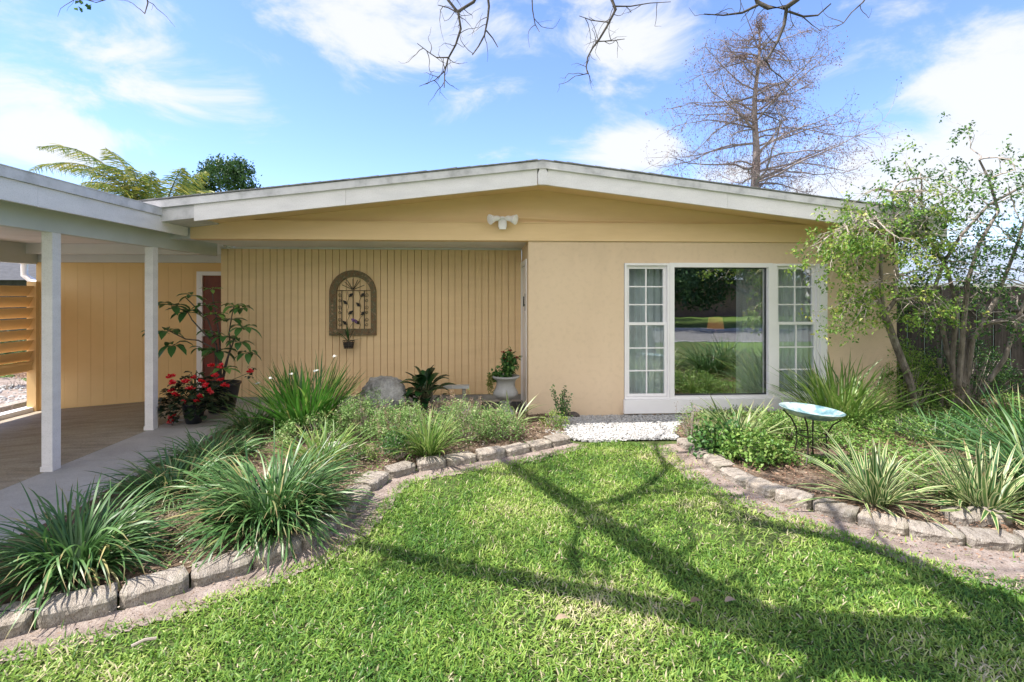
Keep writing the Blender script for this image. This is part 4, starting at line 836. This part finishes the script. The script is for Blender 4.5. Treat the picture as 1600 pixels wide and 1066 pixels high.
for px, py, dy, L, d_, tn in ((270,478,-.15,.2,1.1,.3),(292,488,-.1,.19,1.3,.2),(300,462,-.15,.14,.8,.5),(322,478,-.1,.15,1,.4),(262,518,-.1,.19,1.4,.4),(270,540,-.1,.2,1.6,.3),(240,520,-.1,.13,.9,.6),(331,452,0,.1,.6,.98),
    (337,492,-.1,.13,.8,.95),(366,478,0,.15,1.2,.8),(358,500,0,.18,1,.4),(380,512,-.05,.2,1.3,.5),(374,535,-.08,.17,1.5,.4),(386,552,-.05,.16,1.6,.3),(338,550,-.12,.22,1.4,.3),(352,528,-.05,.18,1.3,.35),(350,578,-.1,.17,1.3,.8),(330,520,.1,.15,1.2,.6),(376,482,0,.15,1.2,.5),(318,545,.1,.14,1.3,.5)):
    whorl(px, py, dy, 7, L, d_, tn)
st_.build('stems', M['barkdark'], up); lf.build('foliage', M['whorl'], up, smooth=True)
p = onZ(303, 661, .004); bx, by = p[0], p[1]; bg_ = thing('begonia', 'dark leaved plant with bright red flowers in a small black pot by the post', 'potted plant', (bx, by, .004))
mb = MB(); mb.lathe(potprof(.095, .135, .26), (bx, by, .006), 28); mb.build('pot', M['black'], bg_, smooth=True)
lf = MB(); st_ = MB()
for i in range(460):
    a = rng.uniform(0, 6.283); r_ = math.sqrt(rng.random())*.42; z = .24+.42*rng.random()*(1-.6*(r_/.42)**2)-.12*(r_/.42)**2
    q0 = np.array([bx+r_*math.cos(a)*1.05+.02, by+r_*math.sin(a)*.7, z]); D = np.array([math.cos(a), math.sin(a), rng.uniform(-.5, .5)])
    broad(q0, D, rng.uniform(.06, .1), rng.uniform(.05, .085), .8, rng.random(), lf, 4)
    if i % 6 == 0: st_.tube([(bx, by, .24), (bx*.5+q0[0]*.5, by*.5+q0[1]*.5, z+.04), q0], .004, 4)
for px, py in ((266,590),(270,599),(290,597),(297,608),(315,596),(322,604),(345,596),(351,604),(273,618),(268,612),(285,628),(306,628),(313,622),(328,612),(331,572),(345,575),(335,588),(301,590),(394,581),(268,652),(270,660)):
    q0 = np.array(onY(px, py, by-.2 if py < 640 else by-.12)); fl = MB(); petals(fl, q0+rng.normal(0, .012, (3, 3)), 10, .045, up=.9); fl.build('flower', M['red'], bg_)
    if px > 380 or py > 640: P = q0+rng.normal(0, .03, (14, 3)); lf.cards(P, rng.normal(0, 1, P.shape), rng.normal(0, 1, P.shape), .05, .04, rng.random(14)); st_.tube([(bx, by, .26), (np.array([bx, by, .3])+q0)/2+[0, 0, .03], q0], .004, 4)
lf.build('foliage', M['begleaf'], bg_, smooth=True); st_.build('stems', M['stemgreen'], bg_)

# ================= WALL ART =================
u_ = (7.9/800)/7.108; ox, oz = X_(551.5, YB-.02), onY(551.5, 524, YB-.02)[2]
def A2(x, z): return (ox+(x-437)*u_, oz+(812-z)*u_)
wa = thing('wall_art', 'arched rustic frame with iron scrollwork hung on the grooved siding', 'wall decoration', (ox, YB-.03, oz))
outer = [A2(185, 812), A2(690, 812)] + [A2(437.5+252*math.cos(a), 352-252*math.sin(a)) for a in np.linspace(0, math.pi, 28)]
inner = [A2(263, 742), A2(632, 742)] + [A2(447+185*math.cos(a), 352-180*math.sin(a)) for a in np.linspace(0, math.pi, 28)]
mb = MB(); n = len(outer); V = []
for y in (YB-.045, YB-.002): V += [(x, y, z) for x, z in outer] + [(x, y, z) for x, z in inner]
f = []
for i in range(n):
    j = (i+1) % n; f += [(i, j, n+j, n+i), (2*n+j, 2*n+i, 3*n+i, 3*n+j), (j, i, 2*n+i, 2*n+j), (n+i, n+j, 3*n+j, 3*n+i)]
mb.add(V, f); mb.build('arched_frame', M['rustic'], wa)
mb = MB(); YG = YB-.03
def L2(pts, r=.005): mb.tube([(A2(*q)[0], YG, A2(*q)[1]) for q in pts], r, 5)
L2([(255, 322), (640, 322)]); 
for x in (320, 440, 562): L2([(x, 322), (x, 745)], .007)
for q in ((320,260),(350,228),(372,205),(437,195),(490,205),(518,212),(562,262)): L2([(440, 312), q], .0045)
mb.build('grille', M['iron'], wa)
mb = MB()
for x in (298, 586):
    for y, r_ in ((370, 22), (430, 17), (505, 22), (560, 17), (640, 22), (695, 17)):
        L2([(x+r_*(1-a/14)*math.cos(a)*(1 if x < 400 else -1), y+r_*(1-a/14)*math.sin(a)) for a in np.linspace(0, 8, 18)], .0035)
mb.build('scrolls', M['iron'], wa)
mb = MB()
L2([(378,330),(385,370),(400,392),(378,450),(392,500),(376,545),(402,600),(375,655),(388,740)], .0035); L2([(505,330),(512,365),(528,392),(507,440),(526,500),(514,545),(545,590),(505,640),(520,700),(505,740)], .0035)
for x, z, d in ((418,370,1),(355,450,-1),(415,562,1),(352,675,-1),(545,368,1),(495,475,-1),(547,570,1),(488,670,-1)):
    x0, z0 = A2(x, z); s_ = 26*u_; mb.prism([(x0-s_*d, z0-s_*.9), (x0+s_*.3*d, z0-s_*.7), (x0+s_*d, z0+s_*.9), (x0-s_*.5*d, z0+s_*.5)], 'y', YG-.008, YG-.002)
mb.build('vine_leaves', M['iron'], wa)
# orchid
hx, hz = A2(410, 905); hy = YB-.13; ob = thing('orchid_basket', 'black wire basket with a purple orchid hanging below the arched frame', 'hanging basket', (hx, hy, hz))
mb = MB(); r_ = .085
for i in range(5): zz = hz-.055+i*.028; rr = r_*(.8+.05*i); mb.tube([(hx+rr*math.cos(a), hy+rr*math.sin(a), zz) for a in np.linspace(0, 6.283, 20)], .0035, 4)
for a in np.linspace(0, 6.283, 13)[:-1]: mb.tube([(hx+r_*.75*math.cos(a), hy+r_*.75*math.sin(a), hz-.06), (hx+r_*1.02*math.cos(a), hy+r_*1.02*math.sin(a), hz+.06)], .003, 4)
mb.tube([(hx, YB-.0, hz+.05), (hx, hy+.08, hz+.05)], .005, 4); mb.build('wire_basket', M['iron'], ob)
mb = MB(); mb.lathe([(0, hz-.05), (.06, hz-.045), (.075, hz+.03), (0, hz+.045)], (hx, hy, 0), 16); mb.build('moss_filling', M['barkdark'], ob)
lf = MB()
for (x, z, w_) in ((385, 700, .035), (480, 730, .05), (250, 765, .035), (185, 765, .03), (370, 745, .04), (520, 862, .02), (560, 850, .015)):
    ex, ez = A2(x, z); D = np.array([ex-hx, rng.uniform(-.03, .03), ez-hz-.04]); L = np.linalg.norm(D); D[2] += .25*L; broad((hx, hy, hz+.04), D, L*1.05, w_, .5, rng.random(), lf)
lf.build('leaves', M['bigleaf'], ob, smooth=True)
fx, fz = A2(478, 645); mb = MB(); mb.tube([(hx, hy, hz+.04), (hx+.02, hy-.02, hz+.25), (fx, hy-.03, fz)], .003, 4); mb.build('flower_stem', M['stemgreen'], ob)
mb = MB(); petals(mb, np.array([fx, hy-.04, fz])+rng.normal(0, .02, (4, 3))*[1, .3, 1], 6, .04, up=1); mb.build('flower', M['purple'], ob)

# ================= BIRDBATH =================
p = onZ(1268, 726, .05); bx, by = p[0], p[1]; zb = .535
bb = thing('birdbath', 'shallow blue green glass birdbath on four curved dark metal legs', 'birdbath', (bx, by, .05))
mb = MB(); mb.lathe([(0, -.055), (.1, -.05), (.2, -.025), (.245, .012), (.272, .032), (.275, .037), (.267, .038), (.235, .018), (.19, -.015), (.1, -.038), (0, -.044)], (0, 0, 0), 40)
tx, ty = .075, -.02; V = mb.v[0]; mb.v[0] = np.stack([V[:, 0]+bx, V[:, 1]+by, V[:, 2]+zb-tx*V[:, 0]-ty*V[:, 1]], 1); mb.build('dish', M['glassdish'], bb, smooth=True)
mb = MB(); mb.lathe([(0, -.034), (.12, -.030), (.2, -.008)], (0, 0, 0), 40); V = mb.v[0]; mb.v[0] = np.stack([V[:, 0]+bx, V[:, 1]+by, V[:, 2]*.3-.012+zb-.0*V[:, 0]], 1)
for i, a in enumerate((.9, 2.4, 3.9, 5.5)):
    ca, sa = math.cos(a), math.sin(a); l_ = MB(); pts = [(.24, -.01), (.17, -.08), (.125, -.17), (.12, -.28), (.14, -.38), (.20, -.455)]
    l_.tube([(bx+r_*ca, by+r_*sa, zb+z-tx*r_*ca*.9-(.004 if k == 0 else 0)) for k, (r_, z) in enumerate(pts)], .0075, 6); l_.build('leg', M['iron'], bb)
l_ = MB(); l_.tube([(bx+.128*math.cos(a), by+.128*math.sin(a), zb-.2) for a in np.linspace(0, 6.283, 24)], .005, 5); l_.build('ring', M['iron'], bb)

# ================= TREES =================
def nrm(v): return v/(np.linalg.norm(v)+1e-9)
def grow(mb, p, d, L, r, depth, tips, wig=.25, split=(2, 4), ratio=.68, spread=.7, trop=0.0, segs=4, sides=5, side_prob=.0):
    pts = [p.copy()]; rads = [r]
    for i in range(segs):
        d = nrm(d+rng.normal(0, wig, 3)+np.array([0, 0, trop])); p = p+d*L/segs; pts.append(p.copy()); rads.append(r*(1-.45*(i+1)/segs))
    mb.tube(pts, rads, sides if depth > 1 else 3, caps=False)
    if depth == 0: tips.append((p, d)); tips.append((pts[len(pts)//2], d)); return
    for k in range(rng.integers(split[0], split[1]+1)):
        q = pts[-1] if k == 0 else pts[rng.integers(1, len(pts))]
        nd = nrm(d+rng.normal(0, spread, 3)); grow(mb, q, nd, L*ratio*rng.uniform(.75, 1.2), rads[-1]*(.85 if k == 0 else .65), depth-1, tips, wig, split, ratio, spread, trop, max(3, segs-1), sides)
def leafcluster(tips, n, sp, L, W, m, mb, down=0.0, frac=1.0, tlo=0, thi=1):
    for p, d in tips:
        if rng.random() > frac: continue
        P = p+rng.normal(0, sp, (n, 3)); D = rng.normal(0, 1, P.shape)+d*.6; D[:, 2] -= down; base_ = rng.uniform(tlo, thi)
        mb.cards(P, D, np.tile([0, 0, 1.], (n, 1))+rng.normal(0, .7, P.shape), L*rng.uniform(.7, 1.3, n), W*rng.uniform(.7, 1.2, n), np.clip(base_+rng.normal(0, .15, n), 0, 1), .2, .1)
# right small trees
def smalltree(name, label, trunks, limbs, Y, mat, leafm, dens, tl=(0, 1), depth=3, frac=.8):
    root = thing(name, label, 'tree', (*trunks[0][0][0][:2], 0)); mb = MB(); tw = MB(); tips = []
    for pts, r0, r1 in trunks: mb.tube(pts, np.linspace(r0, r1, len(pts)), 8)
    for p, d, L, r, dp, trop in limbs: grow(tw, np.array(p), nrm(np.array(d, float)), L, r, dp, tips, .22, (2, 3), .72, .62, trop, 5)
    mb.build('trunk', mat, root); tw.build('branches', M['twig'], root)
    lf = MB(); leafcluster(tips, dens, .030, .046, .026, None, lf, .1, frac, *tl); lf.build('foliage', leafm, root); return root
tr = lambda px, py, Y: np.array(onY(px, py, Y))
tA = [tr(1432, 645, 6.75), tr(1420, 590, 6.6), tr(1402, 545, 6.45), tr(1390, 512, 6.35), tr(1380, 488, 6.25)]; tA[0][2] = 0
l1 = [tr(1380, 488, 6.25), tr(1372, 470, 6.15), tr(1360, 455, 6.05)]; l2 = [tr(1382, 492, 6.25), tr(1398, 470, 6.2), tr(1402, 430, 6.15), tr(1398, 350, 6.1), tr(1394, 300, 6.1)]; l3 = [tr(1380, 488, 6.25), tr(1376, 440, 6.1), tr(1377, 390, 6.0), tr(1372, 345, 5.9), tr(1352, 340, 5.8), tr(1330, 352, 5.75)]
limbs = []
for q, d in ((l3[2], (-.6,-.2,.5)), (l3[3], (-.8,-.3,.2)), (l3[4], (-1,-.2,-.1)), (l3[5], (-.9,-.1,-.3)), (l3[1], (-.8,-.3,.1)), (l1[2], (-1,-.2,-.1)), (l1[1], (-.7,-.5,.3)), (l2[1], (.8,-.2,.1)), (l2[2], (.6,-.3,.3)), (l2[3], (-.5,-.2,.6)), (l2[4], (.2,0,.9)), (l2[3], (.8,-.1,.2)), (l2[2], (-.6,-.4,.3)), (l3[3], (-.4,0,.6)), (l3[4], (-.5,-.4,-.6)), (l3[5], (-.6,-.3,-.7)),(l3[2], (-.9,-.3,-.2)),(l2[4], (-.7,0,.3)), (l2[4], (.9,-.2,.1)), (l2[4], (.6,-.5,.0)), (l2[3], (.9,-.5,.0)), (l2[3], (.7,-.6,.3)), (l2[2], (.9,-.5,-.1)), (l3[4], (-.3,-.7,.2)), (l3[3], (-.2,-.8,0)), (l1[2], (-.5,-.8,.3)), (l2[1], (.4,-.9,.2))):
    limbs.append((q, d, .37, .012, 3, -.13)); limbs.append((q, np.array(d)+rng.normal(0, .45, 3), .30, .010, 3, -.12))
smalltree('multi_stem_tree', 'leaning slender small tree with sparse yellow green leaves before the house corner', [(tA, .05, .042), (l1, .03, .016), (l2, .03, .01), (l3, .026, .01)], limbs, 6.2, M['bark'], M['vine'], 6, (.2, .95), 3, .72)
def stemset(bx_, by_, lst): return [([np.array([bx_+dx*.1, by_+rng.normal(0, .05), 0])]+[tr(px, py, yy) for px, py, yy in pts], r0, r1) for dx, pts, r0, r1 in lst]
bB = onY(1500, 640, 6.7); SB = stemset(bB[0], bB[1], [
 (-1, [(1492,600,6.7),(1478,540,6.6),(1470,500,6.5),(1460,450,6.4),(1475,410,6.3),(1500,370,6.2),(1545,320,6.1),(1600,290,6.0)], .034, .014),
 (0, [(1505,590,6.6),(1515,530,6.5),(1545,505,6.4),(1600,495,6.2)], .045, .03),
 (1, [(1510,600,6.6),(1520,530,6.4),(1555,470,6.3),(1575,420,6.2),(1590,380,6.1),(1605,330,6.0)], .036, .014),
 (0, [(1498,600,6.5),(1505,520,6.3),(1512,440,6.2),(1530,380,6.1),(1560,330,6.0),(1545,280,5.9),(1530,250,5.9)], .04, .01),
 (1, [(1535,610,6.5),(1570,560,6.3),(1590,500,6.2),(1610,450,6.1)], .04, .015),
 (-2, [(1470,600,6.8),(1468,560,6.8)], .03, .028),
 (-1, [(1488,560,6.6),(1495,480,6.4),(1480,420,6.3),(1450,370,6.2),(1440,320,6.1),(1440,280,6.0)], .035, .008)])
limbs = []
for q_ in ((1440,300),(1450,340),(1475,330),(1500,300),(1470,370),(1430,330),(1540,350),(1580,310)):
    for _ in range(2): limbs.append((tr(*q_, 6.05), rng.normal(0, 1, 3)*[1, .6, .6], .30, .009, 3, -.08))
for pts, r0, r1 in SB:
    for j in range(3, len(pts)):
        for _ in range(2): a = rng.normal(0, 1, 3); a[2] = abs(a[2])*.4; limbs.append((pts[j], a+np.array([.1, -.1, .05]), .31, .011, 3, -.07))
smalltree('multi_stem_tree', 'tangled many stemmed tree in front of the fence at the right edge', SB, limbs, 6.2, M['bark'], M['vinedark'], 5, (.1, 1), 3, .75)

# bare cypress behind the house
cd = 16.0; root = thing('bald_cypress', 'tall nearly leafless cypress with reddish twigs rising behind the roof', 'tree', (*atD(1180, 460, cd)[:2], 0))
tb = atD(1178, 300, cd); tt_ = atD(1185, 40, cd); mb = MB(); tw = MB(); tips = []
pts = [np.array([tb[0]-.05, tb[1], 0])] + [tb*(1-s_)+tt_*s_+[.06*math.sin(s_*9), 0, 0] for s_ in np.linspace(0, 1, 12)]
mb.tube(pts, np.r_[.18, np.linspace(.13, .025, 12)], 10)
for i in range(66):
    s_ = rng.random()**1.15; p = tb*(1-s_)+tt_*s_+[.06*math.sin(s_*9), 0, 0]; a = rng.uniform(0, 6.283)
    if rng.random() < .55: a = rng.choice([0, math.pi])+rng.normal(0, .45)
    L = (3.5-2.2*s_)*rng.choice([.55, .8, 1, 1.12])*rng.uniform(.85, 1.05); d = np.array([math.cos(a), math.sin(a), rng.uniform(.0, .5)]); pp = [p]; q = p.copy(); k = 8
    for j in range(k): d = nrm(d+rng.normal(0, .13, 3)+[0, 0, -.05 if j < 4 else .02]); q = q+d*L/k; pp.append(q.copy())
    mb.tube(pp, np.linspace(.04-.022*s_, .007, k+1), 5, caps=False)
    for j in range(1, k+1):
        for _ in range(3): grow(tw, pp[j], nrm(d+rng.normal(0, .9, 3)+[0, 0, -.05]), L*.22*rng.uniform(.5, 1.2), .008, 1, tips, .2, (2, 3), .7, .6, -.05, 3, 3)
for i in range(6): mb.tube([tt_+[0, 0, -rng.random()], tt_+rng.normal(0, .5, 3)+[0, 0, .3]], [.02, .006], 4)
mb.build('trunk', M['barkred'], root); tw.build('twigs', M['barkred'], root)
lf = MB(); leafcluster(tips, 4, .07, .055, .026, None, lf, .9, .55); lf.build('foliage', M['fluff'], root)

# palms
def palm(c_, fronds, label, trunk=True, wd=.017):
    root = thing('palm_tree', label, 'palm', (c_[0], c_[1], 0)); mb = MB(); lf = MB()
    mb.tube([(c_[0], c_[1], 0), (c_[0]+.1, c_[1], c_[2]*.5), tuple(c_)], [.2, .15, .12], 8); mb.build('trunk', M['bark'], root); rc = MB()
    for e, arch in fronds:
        e = np.array(e); m_ = (c_+e)/2+[0, 0, arch]; t_ = np.linspace(0, 1, 52)[:, None]; P = (1-t_)**2*c_+2*t_*(1-t_)*m_+t_**2*e
        rc.tube(P, np.linspace(.03, .006, 52), 4); Tn = np.gradient(P, axis=0); Tn /= np.linalg.norm(Tn, axis=1, keepdims=True)
        for s_ in (-1, 1):
            for rep in range(2):
                sd = np.cross(Tn, [0, 0, 1.])*s_; sd /= np.linalg.norm(sd, axis=1, keepdims=True)+1e-6; D = sd+Tn*.7+rng.normal(0, .25, P.shape)-[0, 0, .55]; L = .55*np.sin(np.pi*np.clip(t_[:, 0]*.85+.12, 0, 1))+.08
                k = 5; D = D/np.linalg.norm(D, axis=1, keepdims=True); u = np.linspace(0, 1, k); C = P[3:, None, :]+D[3:, None, :]*(L[3:, None, None]*u[None, :, None])-np.array([0, 0, 1.])*(.22*L[3:, None, None]*u[None, :, None]**2)
                lf.ribbons(C+rng.normal(0, .01, (len(C), 1, 3)), np.full(len(C), wd*1.3), np.tile([.3, .2, .9], (len(C), 1))+rng.normal(0, .3, (len(C), 3)), rng.random(len(C)), 0)
    rc.build('frond_ribs', M['stemgreen'], root); lf.build('fronds', M['palm'], root)
d = 17.; cP = atD(228, 322, d)
palm(cP, [(atD(62, 230, d), 1.3), (atD(95, 262, d-1), .7), (atD(40, 270, d+.6), 1.6), (atD(130, 285, d-1.5), .5), (atD(165, 232, d+1), .6), (atD(60, 300, d), .5), (atD(205, 262, d-.5), .1), (atD(238, 268, d), .1),(atD(120, 300, d), .9),(atD(150,262,d-.5),1.0)], 'feathery palm with yellow green drooping fronds above the carport roof')
cP = atD(258, 325, d+1)
palm(cP, [(atD(322, 268, d+1), .5), (atD(285, 262, d), .3), (atD(335, 300, d+2), .5), (atD(230, 275, d+1), .3)], 'smaller palm beside the roof junction left of the dark oak')
# leafy crown trees
def crown_tree(name, label, x, y, H, rad, n, L, trunk_r, lobes=9, zlow=.5, group=None, tilt=(0, 0), m='oak'):
    root = thing(name, label, 'tree', (x, y, 0), group); mb = MB(); lf = MB(); cen = []
    top = np.array([x+tilt[0], y+tilt[1], H*zlow]); mb.tube([(x, y, -.1), (x+tilt[0]*.4, y+tilt[1]*.4, H*zlow*.5), top], [trunk_r*1.25, trunk_r, trunk_r*.8], 10)
    for i in range(lobes):
        a = rng.uniform(0, 6.283); r_ = rad*math.sqrt(rng.random())*.75; cz = H*(zlow+.12+(1-zlow-.2)*rng.random()*(1-.35*(r_/rad))); q = np.array([top[0]+r_*math.cos(a), top[1]+r_*math.sin(a), cz]); cen.append((q, rad*rng.uniform(.28, .45)))
        mb.tube([top-[0, 0, .1], (top+q)/2+rng.normal(0, .1*rad*.5, 3), q], [trunk_r*.55, trunk_r*.3, trunk_r*.1], 6)
    for q, rr in cen:
        m_ = n//lobes; ns = m_//9; v = rng.normal(0, 1, (ns, 3)); v /= np.linalg.norm(v, axis=1, keepdims=True); v *= rng.uniform(.55, 1.1, (ns, 1)); v[:, 2] *= .75; C = q+v*rr
        P = np.repeat(C, 9, 0)+rng.normal(0, L*.9, (ns*9, 3)); D = rng.normal(0, 1, P.shape); lf.cards(P, D, np.tile([0, 0, 1.], (len(P), 1))+rng.normal(0, .7, P.shape), L*rng.uniform(.7, 1.3, len(P)), L*.6, np.clip(np.repeat(rng.random(ns), 9)*.7+rng.random(len(P))*.3, 0, 1), .15)
    mb.build('trunk', M['bark'], root); lf.build('crown', M[m], root); return root
p = atD(358, 290, 30); crown_tree('oak_tree', 'dark rounded tree crown behind the roof left of the gable', p[0], p[1], 10.0, 2.3, 9000, .17, .25, 8, .58)
p = atD(40, 400, 26); crown_tree('background_tree', 'dark tree glimpsed over the louvred screen', p[0]-2, p[1], 5.0, 3.2, 5000, .2, .2, 8, .35)
p = atD(20, 560, 13); 
for i, (px, yy) in enumerate(((5, 12.5), (45, 13.5))):
    q_ = onY(px, 560, yy); shrub('garden_bush', q_[0], yy, 1.3, .7, .95, 2200, .07, M['oak'], ('dark green bush seen below the louvred screen, by the frame edge', 'dark green bush seen below the louvred screen, nearer the post')[i], z0=-.2, stems=12)
for i in range(5):
    q_ = onZ(8+13*i, 607+random.uniform(-6, 6), -.2); shrub('border_plant', q_[0], q_[1], .16, .14, .2, 240, .045, M['cover'] if i in (0, 4) else M['fluff2'] if 'fluff2' in M else M['seed'], ['yellow green border plant at the left frame edge below the screen', 'first reddish border plant below the screen from the left edge', 'middle reddish border plant seen below the screen', 'reddish border plant just left of the carport wall end', 'yellow green border plant beside the carport wall end'][i], 'plant', z0=-.2, stems=4, group='border plants beyond the carport')
mb = MB(); P = scatter([(-12, 7), (-7.6, 7), (-7.6, 11), (-12, 11)], 1200); stones(mb, np.c_[P, np.full(len(P), -.2)], .02, .06); mb.build('pebbles', M['stone_white'], kind='stuff', label='pale pebbles in the side garden beyond the screen', category='pebbles')
mb = MB(); mb.box(-7.55, -7.34, 6.6, 9.0, -.25, -.08); mb.build('stone_border', M['block'], None, (-7.7, 7.8, -.2), label='grey stone border along the side garden left of the kerb', category='border')
# across-street trees mirrored in the window
gB = 'trees across the street'
crown_tree('street_tree', 'broad tree across the street mirrored at the left of the pane', 3.2, -13, 7.5, 4.6, 16000, .20, .38, 16, .16, gB, (.8, 0))
crown_tree('street_tree', 'broad tree across the street mirrored in the middle of the pane', 9.5, -12.5, 7, 4.5, 16000, .20, .38, 16, .14, gB, (-.7, 0))
crown_tree('street_tree', 'broad tree across the street mirrored at the right of the pane', 16, -14, 8, 5, 12000, .24, .38, 14, .18, gB)
crown_tree('street_tree', 'far tree across the street mirrored high in the pane', 6, -20, 9, 6, 14000, .28, .4, 14, .14, gB)

# overhanging bare tree: limbs placed by the shadows they throw, twigs by where they hang
K = -SD[:2]/SD[2]
def limb(pts):   # (px, py of the shadow on the lawn, height, radius)
    P = []; r_ = []
    for px, py, z, r0 in pts: g_ = onZ(px, py); P.append([g_[0]-K[0]*z, g_[1]-K[1]*z, z]); r_.append(r0)
    return np.array(P), r_
root = thing('overhanging_tree', 'bare grey branched tree reaching over the lawn from the near right', 'tree', (4.3, .3, 0)); mb = MB(); tw = mb; tips = []
fork = np.array([3.1, .9, 3.1])
mb.tube([(4.3, .3, -.1), (4.1, .4, 1.2), (3.7, .6, 2.3), fork], [.34, .27, .25, .22], 14)
LM = [[(1560,1010,3.35,.20),(1380,1000,3.5,.18),(1200,977,3.7,.15),(1125,940,3.9,.125),(1050,887,4.2,.11),(975,839,4.5,.10),(911,797,4.9,.095),(862,767,5.2,.085),(820,742,5.5,.07),(785,718,5.8,.05)],
      [(1200,985,3.65,.12),(1050,957,3.8,.09),(937,932,3.95,.085),(862,917,4.1,.08),(750,895,4.3,.075),(675,880,4.5,.07),(600,861,4.8,.06),(555,852,5.,.04)],
      [(905,795,4.9,.05),(950,787,5.,.045),(994,773,5.2,.045),(1042,737,5.6,.035),(1025,700,6,.02)], [(994,773,5.2,.035),(1050,770,5.3,.03),(1120,776,5.4,.015)],
      [(820,742,5.5,.04),(770,742,5.6,.035),(725,735,5.8,.02)], [(830,745,5.5,.03),(859,726,5.8,.015)], [(907,905,4.1,.035),(895,861,4.4,.03),(907,827,4.6,.015)],
      [(1600,1000,3.4,.14),(1500,930,3.7,.11),(1419,878,4.0,.085),(1328,846,4.4,.07),(1223,828,4.7,.05),(1165,806,5,.03),(1130,790,5.2,.015)],
      [(1600,1035,3.3,.14),(1450,1050,3.4,.10),(1300,1035,3.5,.07),(1250,1066,3.6,.04)],
      [(1328,846,4.4,.03),(1300,800,4.8,.02),(1250,770,5.2,.012)], [(1223,828,4.7,.02),(1190,870,4.6,.015),(1160,900,4.6,.01)], [(1600,960,3.7,.08),(1560,930,3.9,.05),(1480,925,4,.02)]]
for i, L_ in enumerate(LM):
    P, r_ = limb(L_)
    if i in (0, 7, 8): P = np.vstack([fork, P]); r_ = [r_[0]*1.1]+r_
    mb.tube(P, r_, 10)
    for j in range(2, len(P)):
        for _ in range(2): grow(tw, P[j], nrm(nrm(P[j]-P[j-1])+rng.normal(0, .55, 3)*[1, .6, .3]+[0, 0, .25]), rng.uniform(.5, 1.0), .022, 2, tips, .2, (2, 3), .7, .6, .06, 4, 5)
# hanging branches in the picture
def hang(pts, d, r0, r1, side=3):
    P = [np.array(atD(px, py, d)) for px, py in pts]; mb.tube(P, np.linspace(r0, r1, len(P)), 6)
    for j in range(1, len(P)):
        for _ in range(side):
            s_ = rng.random(); q = P[j-1]*(1-s_)+P[j]*s_; v = rng.normal(0, 1, 3)*[1, .5, .8]; v[2] -= .25
            grow(tw, q, nrm(v), rng.uniform(.08, .24), .0045, 1, tips, .22, (1, 2), .6, .7, -.02, 4, 4)
D1 = 4.9
hang([(705,-60),(700,0),(716,20),(720,45),(712,70),(700,92),(695,112),(694,137)], D1, .016, .005, 2); hang([(716,20),(700,12),(684,8)], D1, .008, .003, 2); hang([(702,90),(682,90),(670,82),(652,68)], D1, .007, .003, 2); hang([(694,112),(680,125),(655,135)], D1, .006, .002, 2)
hang([(716,18),(740,3),(752,-20)], D1, .014, .016, 2)
hang([(758,-40),(764,10),(762,30),(757,55),(748,72),(738,86)], D1, .014, .005, 1); hang([(760,48),(770,60),(778,74)], D1, .007, .004, 0)
hang([(830,-40),(832,15),(836,38),(843,50)], D1+.3, .008, .003, 1)
hang([(950,-60),(956,0),(962,15),(948,42),(936,62),(926,75),(918,90),(916,105),(918,116)], D1+.2, .017, .005, 2); hang([(934,65),(955,64),(976,61)], D1+.2, .006, .003, 2); hang([(957,10),(985,10),(1015,5),(1048,3)], D1+.2, .008, .003, 1); hang([(950,35),(925,32),(905,25)], D1+.2, .006, .003, 1); hang([(918,115),(905,118),(898,119)], D1+.2, .005, .002, 1)
hang([(1260,-60),(1245,0),(1228,12),(1200,12),(1184,4),(1176,-20)], D1-.4, .028, .018, 1); hang([(1229,14),(1225,40),(1215,65),(1203,85),(1196,95)], D1-.4, .016, .007, 1); hang([(1196,92),(1204,108),(1222,122),(1235,135)], D1-.4, .007, .003, 1); hang([(1184,8),(1160,20),(1130,24),(1100,22)], D1-.4, .013, .004, 2)
hang([(1232,18),(1255,26),(1278,24),(1298,6)], D1-.4, .011, .006, 0); hang([(1255,27),(1270,40),(1282,48)], D1-.4, .005, .002, 0); hang([(1365,-20),(1348,4),(1330,20),(1318,36),(1300,46)], D1, .009, .003, 1)
hang([(225,-30),(231,5),(226,22)], D1, .008, .004, 1); hang([(120,-5),(150,4),(165,0)], D1, .005, .003, 1)
P = atD(128, 6, D1)+rng.normal(0, .03, (14, 3)); lf = MB(); lf.cards(P, rng.normal(0, 1, P.shape), rng.normal(0, 1, P.shape), .05, .04, rng.random(14)); lf.build('foliage', M['vinedark'], root)
mb.build('trunk', M['barkdark'], root, smooth=True)

# odds and ends
for i, (px, py, lb) in enumerate(((1088, 941, 'curled dry leaf lying in the branch shadow on the lawn'), (1142, 940, 'second dry leaf in the branch shadow, right of the curled one'), (878, 968, 'pale dry leaf in the sunny grass at the lower middle'))):
    p = onZ(px, py, .05); mb = MB(); broad(p-[.03, 0, 0], (1, .3, .25), .075, .04, .9, rng.random(), mb, 5); mb.build('dead_leaf', M['dead'], None, tuple(p), True, label=lb, category='leaf', group='dry leaves on the lawn')
a = onZ(205, 1010, .045); mb = MB(); mb.tube([a, a+[.04, .03, .008], a+[.08, .05, .0]], .007, 6); mb.build('stick', M['twig'], None, tuple(a), label='short pale stick in the grass at the lower left', category='stick')
a = onZ(68, 952, .08); b = onZ(112, 940, .08); mb = MB(); mb.tube([a+[-.25, -.02, 0], a, b, b+[.2, .1, -.03]], .009, 8); mb.build('irrigation_hose', M['black'], None, tuple(a), label='thin black irrigation hose behind the near left edging blocks', category='hose')
for o in bpy.data.objects:
    if '_o' in o: del o['_o']
